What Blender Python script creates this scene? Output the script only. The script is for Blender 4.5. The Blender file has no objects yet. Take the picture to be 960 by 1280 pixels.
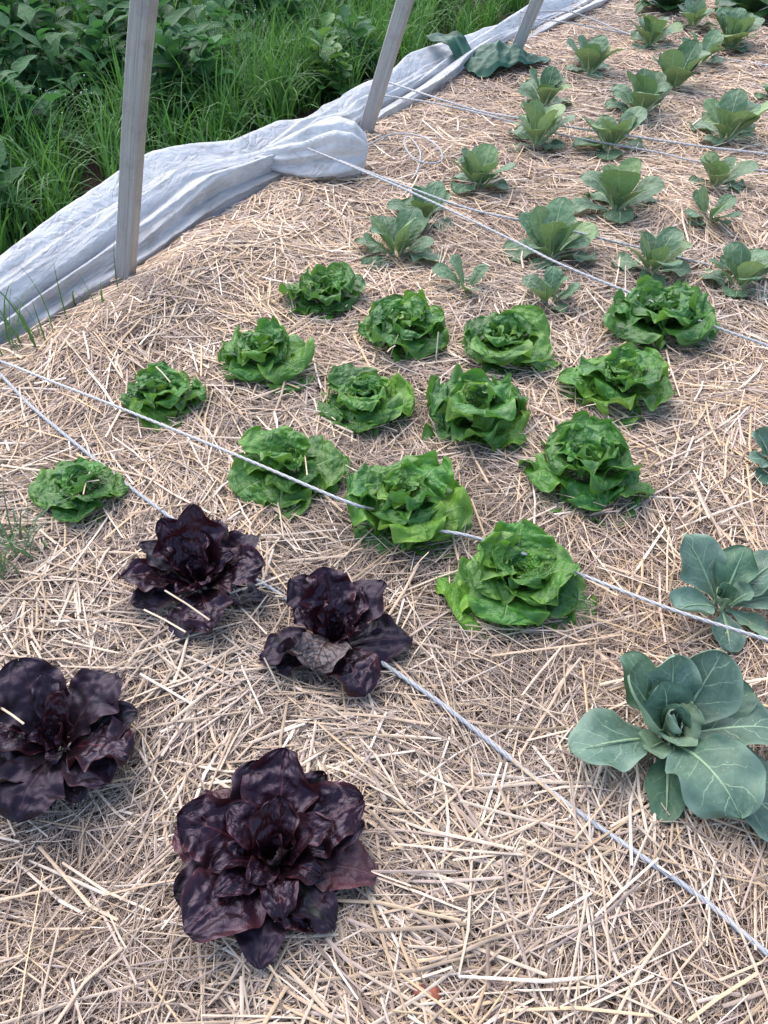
import bpy, math, random
import numpy as np
from mathutils import Vector
R = math.radians
C = bpy.context.scene.collection
sc = bpy.context.scene

# ------------------------------------------------------------------ camera, sky, sun, exposure
CAM_H, PITCH, FPX = 1.40, R(44.0), 1000.0
cd = bpy.data.cameras.new("camera"); cam = bpy.data.objects.new("camera", cd); C.objects.link(cam)
cam.location = (0, 0, CAM_H); cam.rotation_euler = (R(90) - PITCH, 0, 0)
cd.sensor_fit = 'VERTICAL'; cd.angle = 2 * math.atan(640 / FPX)
cd.clip_start = 0.02; cd.clip_end = 500
sc.camera = cam
world = bpy.data.worlds.new("World"); sc.world = world; world.use_nodes = True
SUN_EL, SUN_AZ = R(52), R(62)          # overcast evening light from the upper left
wn = world.node_tree.nodes; wl = world.node_tree.links
sky = wn.new('ShaderNodeTexSky'); sky.sky_type = 'NISHITA'; sky.sun_disc = False
sky.sun_elevation = SUN_EL; sky.sun_rotation = R(-30); sky.dust_density = 2.2; sky.air_density = 1.0; sky.ozone_density = 1.0
wl.new(sky.outputs[0], wn['Background'].inputs[0]); wn['Background'].inputs[1].default_value = 0.15
sd = bpy.data.lights.new("sun", 'SUN'); sd.energy = 1.5; sd.angle = R(85); sd.color = (1.0, 0.94, 0.88)
sun = bpy.data.objects.new("sun", sd); C.objects.link(sun)
_az = R(-30)   # direction to the sun, clockwise from +Y
_d = Vector((math.sin(_az) * math.cos(SUN_EL), math.cos(_az) * math.cos(SUN_EL), math.sin(SUN_EL)))
sun.rotation_euler = _d.to_track_quat('Z', 'Y').to_euler()
sc.view_settings.view_transform = 'Standard'; sc.view_settings.look = 'None'
sc.view_settings.gamma = 1.0; sc.view_settings.use_curve_mapping = False
sc.view_settings.exposure = 1.40
sc.render.engine = 'CYCLES'
sc.cycles.max_bounces = 6; sc.cycles.diffuse_bounces = 3; sc.cycles.glossy_bounces = 2
sc.cycles.transmission_bounces = 3; sc.cycles.transparent_max_bounces = 6

# ------------------------------------------------------------------ helpers
CT, ST = math.cos(PITCH), math.sin(PITCH)
def at(px, py, h=0.0):
    """point at height h seen at pixel (px,py) of the 960x1280 photograph"""
    u = (px - 480) / FPX; v = (py - 640) / FPX
    t = (CAM_H - h) / (ST + v * CT)
    return Vector((u * t, t * (CT - v * ST), h))
def depth(x, y, z=0.0): return y * CT + (CAM_H - z) * ST

_rs = np.random.RandomState(7)
_perm = _rs.rand(256, 256)
def vnoise(x, y):
    x = np.asarray(x, float); y = np.asarray(y, float)
    xi = np.floor(x).astype(int); yi = np.floor(y).astype(int)
    fx = x - xi; fy = y - yi
    fx = fx * fx * (3 - 2 * fx); fy = fy * fy * (3 - 2 * fy)
    a = _perm[xi & 255, yi & 255]; b = _perm[(xi + 1) & 255, yi & 255]
    c = _perm[xi & 255, (yi + 1) & 255]; d = _perm[(xi + 1) & 255, (yi + 1) & 255]
    return (a * (1 - fx) + b * fx) * (1 - fy) + (c * (1 - fx) + d * fx) * fy
def fnoise(x, y, o=3):
    r = 0; a = .5
    for k in range(o):
        r = r + a * (vnoise(np.asarray(x) * 2 ** k + 17.3 * k, np.asarray(y) * 2 ** k + 5.7 * k) - .5); a *= .5
    return r
_wp = np.random.RandomState(3).rand(64, 64, 2)
def worley(x, y):
    x = np.asarray(x, float); y = np.asarray(y, float); xi = np.floor(x).astype(int); yi = np.floor(y).astype(int)
    d1 = np.full(x.shape, 9.); d2 = np.full(x.shape, 9.)
    for i in (-1, 0, 1):
        for j in (-1, 0, 1):
            p = _wp[(xi + i) & 63, (yi + j) & 63]
            d = np.hypot(xi + i + p[..., 0] - x, yi + j + p[..., 1] - y)
            d2 = np.where(d < d1, d1, np.minimum(d2, d)); d1 = np.minimum(d1, d)
    return d1, d2
def sstep(a, b, x):
    t = np.clip((np.asarray(x, float) - a) / (b - a), 0, 1); return t * t * (3 - 2 * t)

# bed frame: s runs along the tunnel, e runs inward from the line of hoop feet
RD = np.array((.486, .874)); ID = np.array((.874, -.486)); E0 = 2.105
def se(x, y): return RD[0] * x + RD[1] * y, ID[0] * x + ID[1] * y + E0
def xy(s, e): return RD[0] * s + ID[0] * (e - E0), RD[1] * s + ID[1] * (e - E0)

_b = at(240, 345); _m1 = se(_b.x, _b.y)
_b = at(120, 430); _m2 = se(_b.x, _b.y)
_b = at(70, 1095); _dk = (_b.x, _b.y)
_b = at(840, 275); _m3 = (_b.x, _b.y)
def H(x, y):
    x = np.asarray(x, float); y = np.asarray(y, float)
    s, e = se(x, y)
    h = .05 * fnoise(x * 2.1 + 3, y * 2.1, 3) + .022 * fnoise(x * 8 + 1, y * 8 + 4, 2)
    h = h + .085 * np.exp(-((s - _m1[0]) / .42) ** 2 - ((e - .22) / .17) ** 2)
    h = h + .05 * np.exp(-((s - _m2[0]) / .3) ** 2 - ((e - .25) / .16) ** 2)
    h = h - .05 * np.exp(-((x - _dk[0]) ** 2 + (y - _dk[1]) ** 2) / .12 ** 2)
    h = h + .05 * np.exp(-((x - _m3[0]) ** 2 + (y - _m3[1]) ** 2) / .16 ** 2)
    h = h - .10 * sstep(.03, -.25, e)
    return h
def hz(x, y): return float(H(x, y))

def mesh_obj(name, verts, faces, mats, parent=None, uv=None, col=None, smooth=True, midx=None):
    """verts (n,3), faces (m,4) or list of lists -> one linked mesh object"""
    me = bpy.data.meshes.new(name)
    verts = np.asarray(verts, np.float32)
    if isinstance(faces, np.ndarray):
        n, k = faces.shape
        me.vertices.add(len(verts)); me.vertices.foreach_set('co', verts.ravel())
        me.loops.add(n * k); me.loops.foreach_set('vertex_index', faces.astype(np.int32).ravel())
        me.polygons.add(n)
        me.polygons.foreach_set('loop_start', np.arange(0, n * k, k, dtype=np.int32))
        me.polygons.foreach_set('loop_total', np.full(n, k, np.int32))
        me.update(calc_edges=True)
    else:
        me.from_pydata(verts.tolist(), [], faces)
    if uv is not None:
        l = me.uv_layers.new(name='UVMap')
        vi = np.empty(len(me.loops), np.int32); me.loops.foreach_get('vertex_index', vi)
        l.data.foreach_set('uv', np.asarray(uv, np.float32)[vi].ravel())
    if col is not None:
        a = me.color_attributes.new('tint', 'FLOAT_COLOR', 'POINT')
        cc = np.ones((len(verts), 4), np.float32); cc[:, :3] = col
        a.data.foreach_set('color', cc.ravel())
    me.polygons.foreach_set('use_smooth', np.full(len(me.polygons), smooth, bool))
    for m in (mats if isinstance(mats, (list, tuple)) else [mats]): me.materials.append(m)
    if midx is not None: me.polygons.foreach_set('material_index', np.asarray(midx, np.int32))
    me.update()
    o = bpy.data.objects.new(name, me); C.objects.link(o)
    if parent: o.parent = parent
    return o
def tag(o, label=None, cat=None, group=None, kind=None):
    if label: o['label'] = label
    if cat: o['category'] = cat
    if group: o['group'] = group
    if kind: o['kind'] = kind
    return o
def empty(name, loc, label, cat, group=None, rz=0):
    o = bpy.data.objects.new(name, None); C.objects.link(o); o.location = loc; o.rotation_euler = (0, 0, rz)
    o.empty_display_size = .05
    return tag(o, label, cat, group)
def grid_faces(nu, nv, wrap=False):
    i, j = np.meshgrid(np.arange(nu - 1), np.arange(nv if wrap else nv - 1), indexing='ij')
    j2 = (j + 1) % nv
    return np.stack([i * nv + j, (i + 1) * nv + j, (i + 1) * nv + j2, i * nv + j2], -1).reshape(-1, 4)

# ------------------------------------------------------------------ node helper
class NT:
    def __init__(s, name):
        s.m = bpy.data.materials.new(name); s.m.use_nodes = True
        s.t = s.m.node_tree; s.b = s.t.nodes['Principled BSDF']; s.out = s.t.nodes['Material Output']
    def n(s, typ, **kw):
        x = s.t.nodes.new(typ)
        for k, v in kw.items(): setattr(x, k, v)
        return x
    def put(s, sock, v):
        if hasattr(v, 'is_output'): s.t.links.new(v, sock)
        elif isinstance(v, (tuple, list)) and len(v) == 3 and len(sock.default_value) == 4: sock.default_value = (*v, 1)
        else: sock.default_value = v
    def math(s, op, a, b=None, c=None, clamp=False):
        x = s.n('ShaderNodeMath', operation=op, use_clamp=clamp); s.put(x.inputs[0], a)
        if b is not None: s.put(x.inputs[1], b)
        if c is not None: s.put(x.inputs[2], c)
        return x.outputs[0]
    def mix(s, f, a, b, blend='MIX'):
        x = s.n('ShaderNodeMix', data_type='RGBA', blend_type=blend)
        s.put(x.inputs[0], f); s.put(x.inputs[6], a); s.put(x.inputs[7], b); return x.outputs[2]
    def rng(s, v, a, b, c=0., d=1., smooth=True):
        x = s.n('ShaderNodeMapRange', interpolation_type='SMOOTHSTEP' if smooth else 'LINEAR')
        for i, q in enumerate((v, a, b, c, d)): s.put(x.inputs[i], q)
        return x.outputs[0]
    def noise(s, vec, scale, detail=3., rough=.55, dist=0.):
        x = s.n('ShaderNodeTexNoise'); s.put(x.inputs['Vector'], vec); x.inputs['Scale'].default_value = scale
        x.inputs['Detail'].default_value = detail; x.inputs['Roughness'].default_value = rough
        x.inputs['Distortion'].default_value = dist
        return x.outputs['Fac']
    def comb(s, a, b, c=0.):
        x = s.n('ShaderNodeCombineXYZ'); s.put(x.inputs[0], a); s.put(x.inputs[1], b); s.put(x.inputs[2], c); return x.outputs[0]
    def bump(s, h, strength, dist=.01, normal=None):
        x = s.n('ShaderNodeBump'); s.put(x.inputs['Height'], h)
        x.inputs['Strength'].default_value = strength; x.inputs['Distance'].default_value = dist
        if normal is not None: s.put(x.inputs['Normal'], normal)
        return x.outputs[0]
    def set(s, **kw):
        for k, v in kw.items(): s.put(s.b.inputs[k.replace('_', ' ')], v)

def leaf_mat(name, base, light, dark, vein, under, edge=None, nvein=7, veinw=.10, vstr=.5, midw=.10, stint=None,
             rough=.45, spec=.45, blister=.6, bscale=7., trans=.22, tcol=None, blotch=None, sheen=0., edge_amt=.6, spots=0., mottle=.5, rvar=1.):
    t = NT(name)
    uvn = t.n('ShaderNodeUVMap'); uvn.uv_map = 'UVMap'
    sep = t.n('ShaderNodeSeparateXYZ'); t.put(sep.inputs[0], uvn.outputs[0])
    oi = t.n('ShaderNodeObjectInfo')
    u, vv = sep.outputs[0], sep.outputs[1]
    rnd = oi.outputs['Random']
    off = t.math('MULTIPLY', rnd, 37.)
    a = t.math('ABSOLUTE', t.math('MULTIPLY_ADD', vv, 2., -1.))
    vec = t.comb(t.math('ADD', t.math('MULTIPLY', u, 1.6), off), vv, off)
    n1 = t.noise(vec, 2.6, 4)
    n2 = t.noise(vec, 14., 3)
    # side veins run out and forward from the midrib
    ph = t.math('SUBTRACT', t.math('MULTIPLY', u, float(nvein)), t.math('MULTIPLY', a, nvein * .30))
    ph = t.math('ADD', ph, t.math('MULTIPLY', n1, 1.1))
    ph = t.math('ADD', ph, t.math('MULTIPLY', t.math('GREATER_THAN', vv, .5), .45))
    tri = t.math('ABSOLUTE', t.math('SUBTRACT', t.math('FRACT', ph), .5))
    side = t.rng(tri, veinw, 0., 0., 1.)
    side = t.math('MULTIPLY', side, t.rng(a, 1., .35))
    side = t.math('MULTIPLY', side, t.rng(n2, .12, .42))
    mw = t.math('MULTIPLY', t.math('SUBTRACT', 1.12, u), midw)
    mid = t.rng(t.math('DIVIDE', a, mw), 1., .35)
    vm = t.math('MAXIMUM', t.math('MULTIPLY', side, vstr), t.math('MULTIPLY', mid, .9), clamp=True)
    col = t.mix(t.rng(n1, .32, .68), dark, base)
    col = t.mix(t.math('MULTIPLY', t.rng(n2, .42, .78), mottle), col, light)
    hv = t.n('ShaderNodeHueSaturation'); t.put(hv.inputs['Color'], col)
    t.put(hv.inputs['Value'], t.rng(rnd, 0., 1., .78, 1.22, False))
    t.put(hv.inputs['Hue'], t.rng(t.math('FRACT', t.math('MULTIPLY', rnd, 7.13)), 0., 1., .488, .512, False)); col = hv.outputs[0]
    if blotch:
        col = t.mix(t.math('MULTIPLY', t.rng(t.noise(vec, 1.7, 2), .55, .72), .8), col, blotch)
    if edge: col = t.mix(t.math('MULTIPLY', t.rng(t.math('ADD', a, t.math('MULTIPLY', n1, .3)), .85, 1.2), edge_amt), col, edge)
    if spots:
        col = t.mix(t.math('MULTIPLY', t.rng(t.noise(vec, 30., 1), .70, .76), spots), col, (.45, .42, .30))
    col = t.mix(vm, col, vein)
    geo = t.n('ShaderNodeNewGeometry')
    ucol = t.mix(t.math('MULTIPLY', vm, .8), t.mix(t.math('MULTIPLY', n1, .5), under, col), vein)
    col = t.mix(geo.outputs['Backfacing'], col, ucol)
    vor = t.n('ShaderNodeTexVoronoi', feature='SMOOTH_F1'); t.put(vor.inputs['Vector'], t.comb(t.math('ADD', t.math('MULTIPLY', u, 1.5), off), vv, off))
    vor.inputs['Scale'].default_value = bscale
    hh = t.math('ADD', t.math('MULTIPLY', vor.outputs['Distance'], -1.), t.math('MULTIPLY', n2, .35))
    hh = t.math('SUBTRACT', hh, t.math('MULTIPLY', vm, .5))
    t.set(Base_Color=col, Roughness=t.rng(n2, .3, .7, rough - .08 * rvar, rough + .12 * rvar), Specular_IOR_Level=spec, Normal=t.bump(hh, blister, .012))
    if stint: t.set(Specular_Tint=stint)
    if trans:
        tr = t.n('ShaderNodeBsdfTranslucent'); t.put(tr.inputs[0], t.mix(.75, col, tcol or light))
        mx = t.n('ShaderNodeMixShader'); mx.inputs[0].default_value = trans
        t.t.links.new(t.b.outputs[0], mx.inputs[1]); t.t.links.new(tr.outputs[0], mx.inputs[2]); t.t.links.new(mx.outputs[0], t.out.inputs[0])
    return t.m

M = {}
M['lettuce'] = leaf_mat('lettuce_leaf', (.066, .200, .028), (.115, .28, .044), (.042, .145, .021), (.20, .34, .12), (.10, .22, .06),
                        edge=(.15, .29, .04), nvein=6, veinw=.06, vstr=.28, midw=.10, rough=.40, blister=.75, bscale=8, trans=.24, tcol=(.22, .46, .05))
M['lettuce_dark'] = leaf_mat('lettuce_leaf_dark', (.048, .162, .028), (.088, .23, .042), (.029, .108, .020), (.16, .28, .10), (.08, .18, .05),
                        edge=(.11, .24, .035), nvein=6, veinw=.06, vstr=.25, midw=.10, rough=.40, blister=.75, bscale=8, trans=.22, tcol=(.16, .40, .05))
M['lettuce_light'] = leaf_mat('lettuce_leaf_light', (.105, .255, .026), (.165, .34, .045), (.065, .185, .020), (.24, .38, .14), (.14, .27, .07),
                        edge=(.20, .34, .05), nvein=6, veinw=.06, vstr=.30, midw=.10, rough=.42, blister=.7, bscale=9, trans=.26, tcol=(.28, .50, .06))
M['red'] = leaf_mat('dark_lettuce_leaf', (.0150, .0068, .0112), (.0170, .0074, .0128), (.0130, .0060, .0095), (.070, .018, .024), (.060, .022, .026),
                    edge=(.075, .022, .026), nvein=6, veinw=.05, vstr=.30, midw=.07, stint=(.84, .74, 1.0), rough=.28, spec=.32, blister=.34, bscale=10, mottle=.0, rvar=.25, trans=.04, tcol=(.16, .02, .02),
                    blotch=(.028, .0075, .011), edge_amt=.5)
M['red_matt'] = leaf_mat('dark_lettuce_outer_leaf', (.0170, .0110, .0170), (.019, .0122, .0190), (.0145, .0098, .0145), (.045, .026, .03), (.075, .050, .040),
                    edge=(.05, .022, .028), nvein=6, veinw=.05, vstr=.30, midw=.07, stint=(.80, .70, 1.0), rough=.40, spec=.24, blister=.20, bscale=8, mottle=.0, rvar=.25, trans=.04, tcol=(.12, .04, .03),
                    blotch=(.018, .024, .016), edge_amt=.4)
M['red_pink'] = leaf_mat('dark_lettuce_pink_leaf', (.085, .030, .042), (.13, .05, .065), (.05, .018, .026), (.17, .08, .08), (.14, .06, .06),
                    nvein=6, veinw=.06, vstr=.4, rough=.45, blister=.6, trans=.08, tcol=(.2, .06, .05))
M['red_pale'] = leaf_mat('dark_lettuce_pale_leaf', (.12, .095, .095), (.17, .14, .14), (.075, .055, .058), (.10, .045, .03), (.13, .10, .10),
                    nvein=7, veinw=.10, vstr=.55, rough=.42, blister=1., bscale=8, trans=.05, tcol=(.2, .1, .08))
M['cabbage'] = leaf_mat('cabbage_leaf', (.098, .168, .126), (.150, .232, .180), (.058, .116, .084), (.26, .36, .24), (.21, .30, .22),
                        edge=(.21, .30, .23), nvein=5, veinw=.045, vstr=.75, midw=.075, rough=.50, spec=.35, blister=.18, bscale=5, trans=.10, tcol=(.2, .34, .12), spots=.35)
M['cabbage_dark'] = leaf_mat('cabbage_inner_leaf', (.075, .150, .095), (.115, .205, .135), (.046, .105, .066), (.20, .30, .18), (.20, .29, .19),
                        nvein=5, veinw=.045, vstr=.65, midw=.075, rough=.50, spec=.35, blister=.2, bscale=5, trans=.12, tcol=(.2, .34, .12))
M['cabbage_pale'] = leaf_mat('cabbage_pale_leaf', (.21, .31, .20), (.27, .36, .24), (.15, .24, .15), (.32, .40, .28), (.24, .33, .22),
                        nvein=5, veinw=.045, vstr=.6, midw=.075, rough=.50, spec=.35, blister=.2, bscale=5, trans=.14, tcol=(.3, .42, .16))
M['pak'] = leaf_mat('pak_choi_leaf', (.118, .200, .116), (.170, .262, .155), (.075, .150, .082), (.38, .46, .28), (.19, .28, .125),
                    edge=(.13, .22, .10), nvein=5, veinw=.05, vstr=.55, midw=.11, rough=.48, spec=.38, blister=.45, bscale=7, trans=.16, tcol=(.24, .38, .10), spots=.5)
M['pak_dark'] = leaf_mat('pak_choi_dark_leaf', (.085, .165, .086), (.130, .215, .115), (.050, .115, .058), (.33, .42, .26), (.17, .26, .12),
                    nvein=5, veinw=.05, vstr=.5, midw=.10, rough=.48, spec=.38, blister=.45, bscale=7, trans=.14, tcol=(.2, .36, .1), spots=.3)
M['pak_pale'] = leaf_mat('pak_choi_pale_leaf', (.20, .29, .13), (.27, .36, .18), (.14, .22, .09), (.40, .47, .28), (.24, .33, .16),
                    nvein=5, veinw=.05, vstr=.5, midw=.11, rough=.5, spec=.35, blister=.45, bscale=7, trans=.16, tcol=(.3, .42, .12), spots=.4)
M['spinach'] = leaf_mat('spinach_leaf', (.022, .075, .020), (.050, .125, .032), (.012, .045, .012), (.09, .16, .06), (.06, .12, .045),
                    nvein=5, veinw=.05, vstr=.3, rough=.42, blister=.6, trans=.14, tcol=(.12, .26, .05))
M['weed'] = leaf_mat('weed_leaf', (.042, .135, .050), (.074, .190, .074), (.027, .092, .038), (.075, .16, .065), (.060, .13, .065),
                    nvein=7, veinw=.06, vstr=.35, midw=.05, rough=.58, spec=.18, blister=.4, trans=.26, tcol=(.10, .30, .06))
M['weed_light'] = leaf_mat('weed_leaf_light', (.055, .150, .030), (.095, .21, .045), (.030, .095, .022), (.13, .24, .08), (.10, .19, .07),
                    nvein=6, veinw=.06, vstr=.35, midw=.06, rough=.5, spec=.35, blister=.4, trans=.22, tcol=(.2, .42, .06))

def simple(name, col, rough=.6, spec=.3, var=.25, scale=40., bump=.2, dist=.003):
    t = NT(name); tc = t.n('ShaderNodeTexCoord')
    n = t.noise(tc.outputs['Object'], scale, 4)
    c2 = tuple(c * (1 - var) for c in col); c3 = tuple(min(1, c * (1 + var)) for c in col)
    t.set(Base_Color=t.mix(t.rng(n, .3, .7), c2, c3), Roughness=rough, Specular_IOR_Level=spec, Normal=t.bump(n, bump, dist))
    return t.m
M['stalk'] = simple('pale_leaf_stalk', (.36, .46, .26), .4, .4, .18, 60)
M['stalk_cab'] = simple('cabbage_leaf_stalk', (.22, .33, .20), .45, .35, .15, 60)
M['stem'] = simple('weed_stem', (.06, .13, .04), .55, .3, .3, 40)
M['petal'] = simple('white_petal', (.75, .76, .72), .6, .2, .1, 60)
M['clod'] = simple('red_soil_clod', (.26, .085, .055), .95, .1, .3, 60, .8, .01)
def tint_mat(name, rough, spec, trans=0., streak=0.):
    t = NT(name); at_ = t.n('ShaderNodeAttribute'); at_.attribute_name = 'tint'
    tc = t.n('ShaderNodeTexCoord'); n = t.noise(tc.outputs['Object'], 55., 3)
    c = t.mix(1., at_.outputs['Color'], t.mix(n, (.62, .60, .60), (1.32, 1.30, 1.26)), 'MULTIPLY')
    t.set(Base_Color=c, Roughness=rough, Specular_IOR_Level=spec)
    if trans:
        tr = t.n('ShaderNodeBsdfTranslucent'); t.put(tr.inputs[0], t.mix(1., c, (1.7, 1.6, .8), 'MULTIPLY'))
        mx = t.n('ShaderNodeMixShader'); mx.inputs[0].default_value = trans
        t.t.links.new(t.b.outputs[0], mx.inputs[1]); t.t.links.new(tr.outputs[0], mx.inputs[2]); t.t.links.new(mx.outputs[0], t.out.inputs[0])
    return t.m
M['straw'] = tint_mat('straw', .55, .30)
M['grass'] = tint_mat('grass_blade', .5, .35, .25)
def ground_mat():
    t = NT('ground_soil_and_mulch'); g = t.n('ShaderNodeNewGeometry'); p = g.outputs['Position']
    dot = t.n('ShaderNodeVectorMath', operation='DOT_PRODUCT'); t.put(dot.inputs[0], p); dot.inputs[1].default_value = (ID[0], ID[1], 0)
    e = t.math('ADD', dot.outputs['Value'], E0)
    n = t.noise(p, 9., 5); n2 = t.noise(p, 70., 4); n3 = t.noise(p, 1.3, 3)
    bed = t.mix(t.rng(n2, .35, .65), (.075, .055, .043), (.22, .17, .13))
    bed = t.mix(t.math('MULTIPLY', t.rng(n3, .4, .65), .5), bed, (.10, .05, .036))
    soil = t.mix(t.rng(n, .3, .7), (.022, .015, .012), (.050, .036, .028))
    grass = t.mix(t.rng(n, .3, .7), (.018, .055, .014), (.05, .12, .03))
    far = t.rng(t.math('ADD', e, t.math('MULTIPLY', n3, 1.2)), -.6, -1.6)
    out = t.mix(far, soil, grass)
    c = t.mix(t.rng(t.math('ADD', e, t.math('MULTIPLY', n, .1)), -.02, .12), out, bed)
    t.set(Base_Color=c, Roughness=.95, Specular_IOR_Level=.1, Normal=t.bump(t.math('ADD', n2, n), .9, .02))
    return t.m
def plastic_mat():
    t = NT('milky_plastic_film'); tc = t.n('ShaderNodeTexCoord')
    uvn = t.n('ShaderNodeUVMap'); uvn.uv_map = 'UVMap'
    sep = t.n('ShaderNodeSeparateXYZ'); t.put(sep.inputs[0], uvn.outputs[0])
    sv = t.comb(t.math('MULTIPLY', sep.outputs[0], 2.4), t.math('MULTIPLY', sep.outputs[1], 3.5))
    n = t.noise(sv, 4., 6, .62, .8); n2 = t.noise(sv, 2.1, 5, .6, .5); n3 = t.noise(t.comb(t.math('MULTIPLY', sep.outputs[0], 1.2), t.math('MULTIPLY', sep.outputs[1], 9.)), 5., 5, .65, 1.2)
    def vor(a, b, sc_):
        x = t.n('ShaderNodeTexVoronoi', feature='F1'); t.put(x.inputs['Vector'], t.comb(t.math('MULTIPLY_ADD', sep.outputs[0], a, t.math('MULTIPLY', n2, .5)), t.math('MULTIPLY_ADD', sep.outputs[1], b, t.math('MULTIPLY_ADD', sep.outputs[0], -.5, t.math('MULTIPLY', n, .4)))))
        x.inputs['Scale'].default_value = sc_; return x.outputs['Distance']
    cn = t.noise(t.comb(t.math('MULTIPLY', sep.outputs[0], 2.2), t.math('MULTIPLY_ADD', sep.outputs[1], 7., t.math('MULTIPLY', sep.outputs[0], -2.2))), 2.4, 4, .5, .6)
    crease = t.math('MULTIPLY', t.rng(t.math('ABSOLUTE', t.math('SUBTRACT', cn, .5)), .0, .05, 1., 0., False), t.rng(n2, .4, .6))
    vo1 = vor(1., 2.2, 5.); vo2 = vor(1.2, 4., 11.)
    low = t.rng(sep.outputs[1], .40, .05)                    # the lower inner skirt, darker and browner in patches
    dirt = t.math('MULTIPLY', t.rng(n3, .51, .62), t.rng(n2, .43, .56))
    c = t.mix(t.rng(n, .3, .7), (.55, .57, .60), (.68, .70, .725))
    c = t.mix(t.math('MULTIPLY', dirt, .42), c, (.24, .23, .22))
    c = t.mix(t.math('MULTIPLY', t.math('MULTIPLY', low, t.rng(n2, .38, .62)), .55), c, (.30, .27, .24))
    t.set(Base_Color=c, Roughness=t.rng(n, .3, .7, .30, .48), Specular_IOR_Level=.5, Normal=t.bump(t.math('ADD', t.math('MULTIPLY', vo1, .7), t.math('ADD', t.math('ADD', t.math('MULTIPLY', vo2, .35), t.math('MULTIPLY', crease, .30)), t.math('MULTIPLY', n3, .15))), .5, .03))
    tr = t.n('ShaderNodeBsdfTranslucent'); t.put(tr.inputs[0], t.mix(.3, c, (.78, .81, .86)))
    tp = t.n('ShaderNodeBsdfTransparent'); tp.inputs[0].default_value = (.9, .92, .95, 1)
    m1 = t.n('ShaderNodeMixShader'); m1.inputs[0].default_value = .30
    m2 = t.n('ShaderNodeMixShader'); m2.inputs[0].default_value = .07
    L = t.t.links.new
    L(t.b.outputs[0], m1.inputs[1]); L(tr.outputs[0], m1.inputs[2]); L(m1.outputs[0], m2.inputs[1]); L(tp.outputs[0], m2.inputs[2]); L(m2.outputs[0], t.out.inputs[0])
    return t.m
def metal_mat():
    t = NT('weathered_galvanised_steel'); tc = t.n('ShaderNodeTexCoord')
    uvn = t.n('ShaderNodeUVMap'); uvn.uv_map = 'UVMap'
    sep = t.n('ShaderNodeSeparateXYZ'); t.put(sep.inputs[0], uvn.outputs[0])
    st = t.comb(t.math('MULTIPLY', sep.outputs[0], 1.6), t.math('MULTIPLY', sep.outputs[1], 46.))
    n = t.noise(st, 2.2, 5, .6); n2 = t.noise(tc.outputs['Object'], 14., 5); n3 = t.noise(tc.outputs['Object'], 180., 2)
    c = t.mix(t.rng(n, .3, .7), (.29, .28, .27), (.44, .425, .41))
    c = t.mix(t.math('MULTIPLY', t.rng(n2, .5, .75), .45), c, (.20, .185, .17))
    c = t.mix(t.math('MULTIPLY', t.rng(n3, .6, .75), .3), c, (.58, .57, .56))
    c = t.mix(t.math('MULTIPLY', t.rng(t.math('ADD', sep.outputs[0], t.math('MULTIPLY', n2, .2)), .34, .08), .85), c, (.075, .078, .085))
    t.set(Base_Color=c, Metallic=.25, Roughness=t.rng(n2, .3, .7, .5, .7), Specular_IOR_Level=.4, Normal=t.bump(n, .25, .004))
    return t.m
def cloth_mat():
    t = NT('green_woven_tarp'); tc = t.n('ShaderNodeTexCoord'); n = t.noise(tc.outputs['Object'], 11., 5); n2 = t.noise(tc.outputs['Object'], 260., 2)
    t.set(Base_Color=t.mix(t.rng(n, .3, .7), (.007, .050, .030), (.016, .092, .056)), Roughness=.55, Specular_IOR_Level=.35, Normal=t.bump(n2, .4, .003))
    return t.m
def rope_mat(name, a, b):
    t = NT(name); uvn = t.n('ShaderNodeUVMap'); uvn.uv_map = 'UVMap'; tc = t.n('ShaderNodeTexCoord')
    sep = t.n('ShaderNodeSeparateXYZ'); t.put(sep.inputs[0], uvn.outputs[0])
    ph = t.math('ADD', t.math('MULTIPLY', sep.outputs[0], 1.), t.math('MULTIPLY', sep.outputs[1], 3.))
    tri = t.math('ABSOLUTE', t.math('SUBTRACT', t.math('FRACT', ph), .5))
    n = t.noise(tc.outputs['Object'], 22., 4)
    c = t.mix(t.rng(tri, .0, .16), tuple(x * .55 for x in a), t.mix(n, a, b))
    t.set(Base_Color=c, Roughness=.65, Specular_IOR_Level=.3, Normal=t.bump(tri, .7, .004))
    return t.m
M['ground'] = ground_mat(); M['plastic'] = plastic_mat(); M['metal'] = metal_mat(); M['cloth'] = cloth_mat()
M['rope'] = rope_mat('braided_cord', (.44, .44, .45), (.58, .575, .565)); M['rope_grey'] = rope_mat('grey_braided_cord', (.34, .35, .375), (.46, .47, .485))

# ------------------------------------------------------------------ ground
def axis(a, b, step, ext):
    core = np.arange(a, b + 1e-6, step); g = [1.08 ** k * step for k in range(1, 95)]
    far = np.cumsum(g); far = far[far < ext]
    return np.concatenate([(a - far)[::-1], core, b + far])
gx = axis(-3.5, 4.5, .045, 160); gy = axis(-.6, 8.5, .045, 200)
X, Y = np.meshgrid(gx, gy, indexing='ij')
Z = H(X, Y) - .012
g = mesh_obj('ground', np.stack([X, Y, Z], -1).reshape(-1, 3), grid_faces(len(gx), len(gy)), M['ground'])
tag(g, 'bare soil ground under the straw bed and the weeds', kind='structure')

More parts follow.
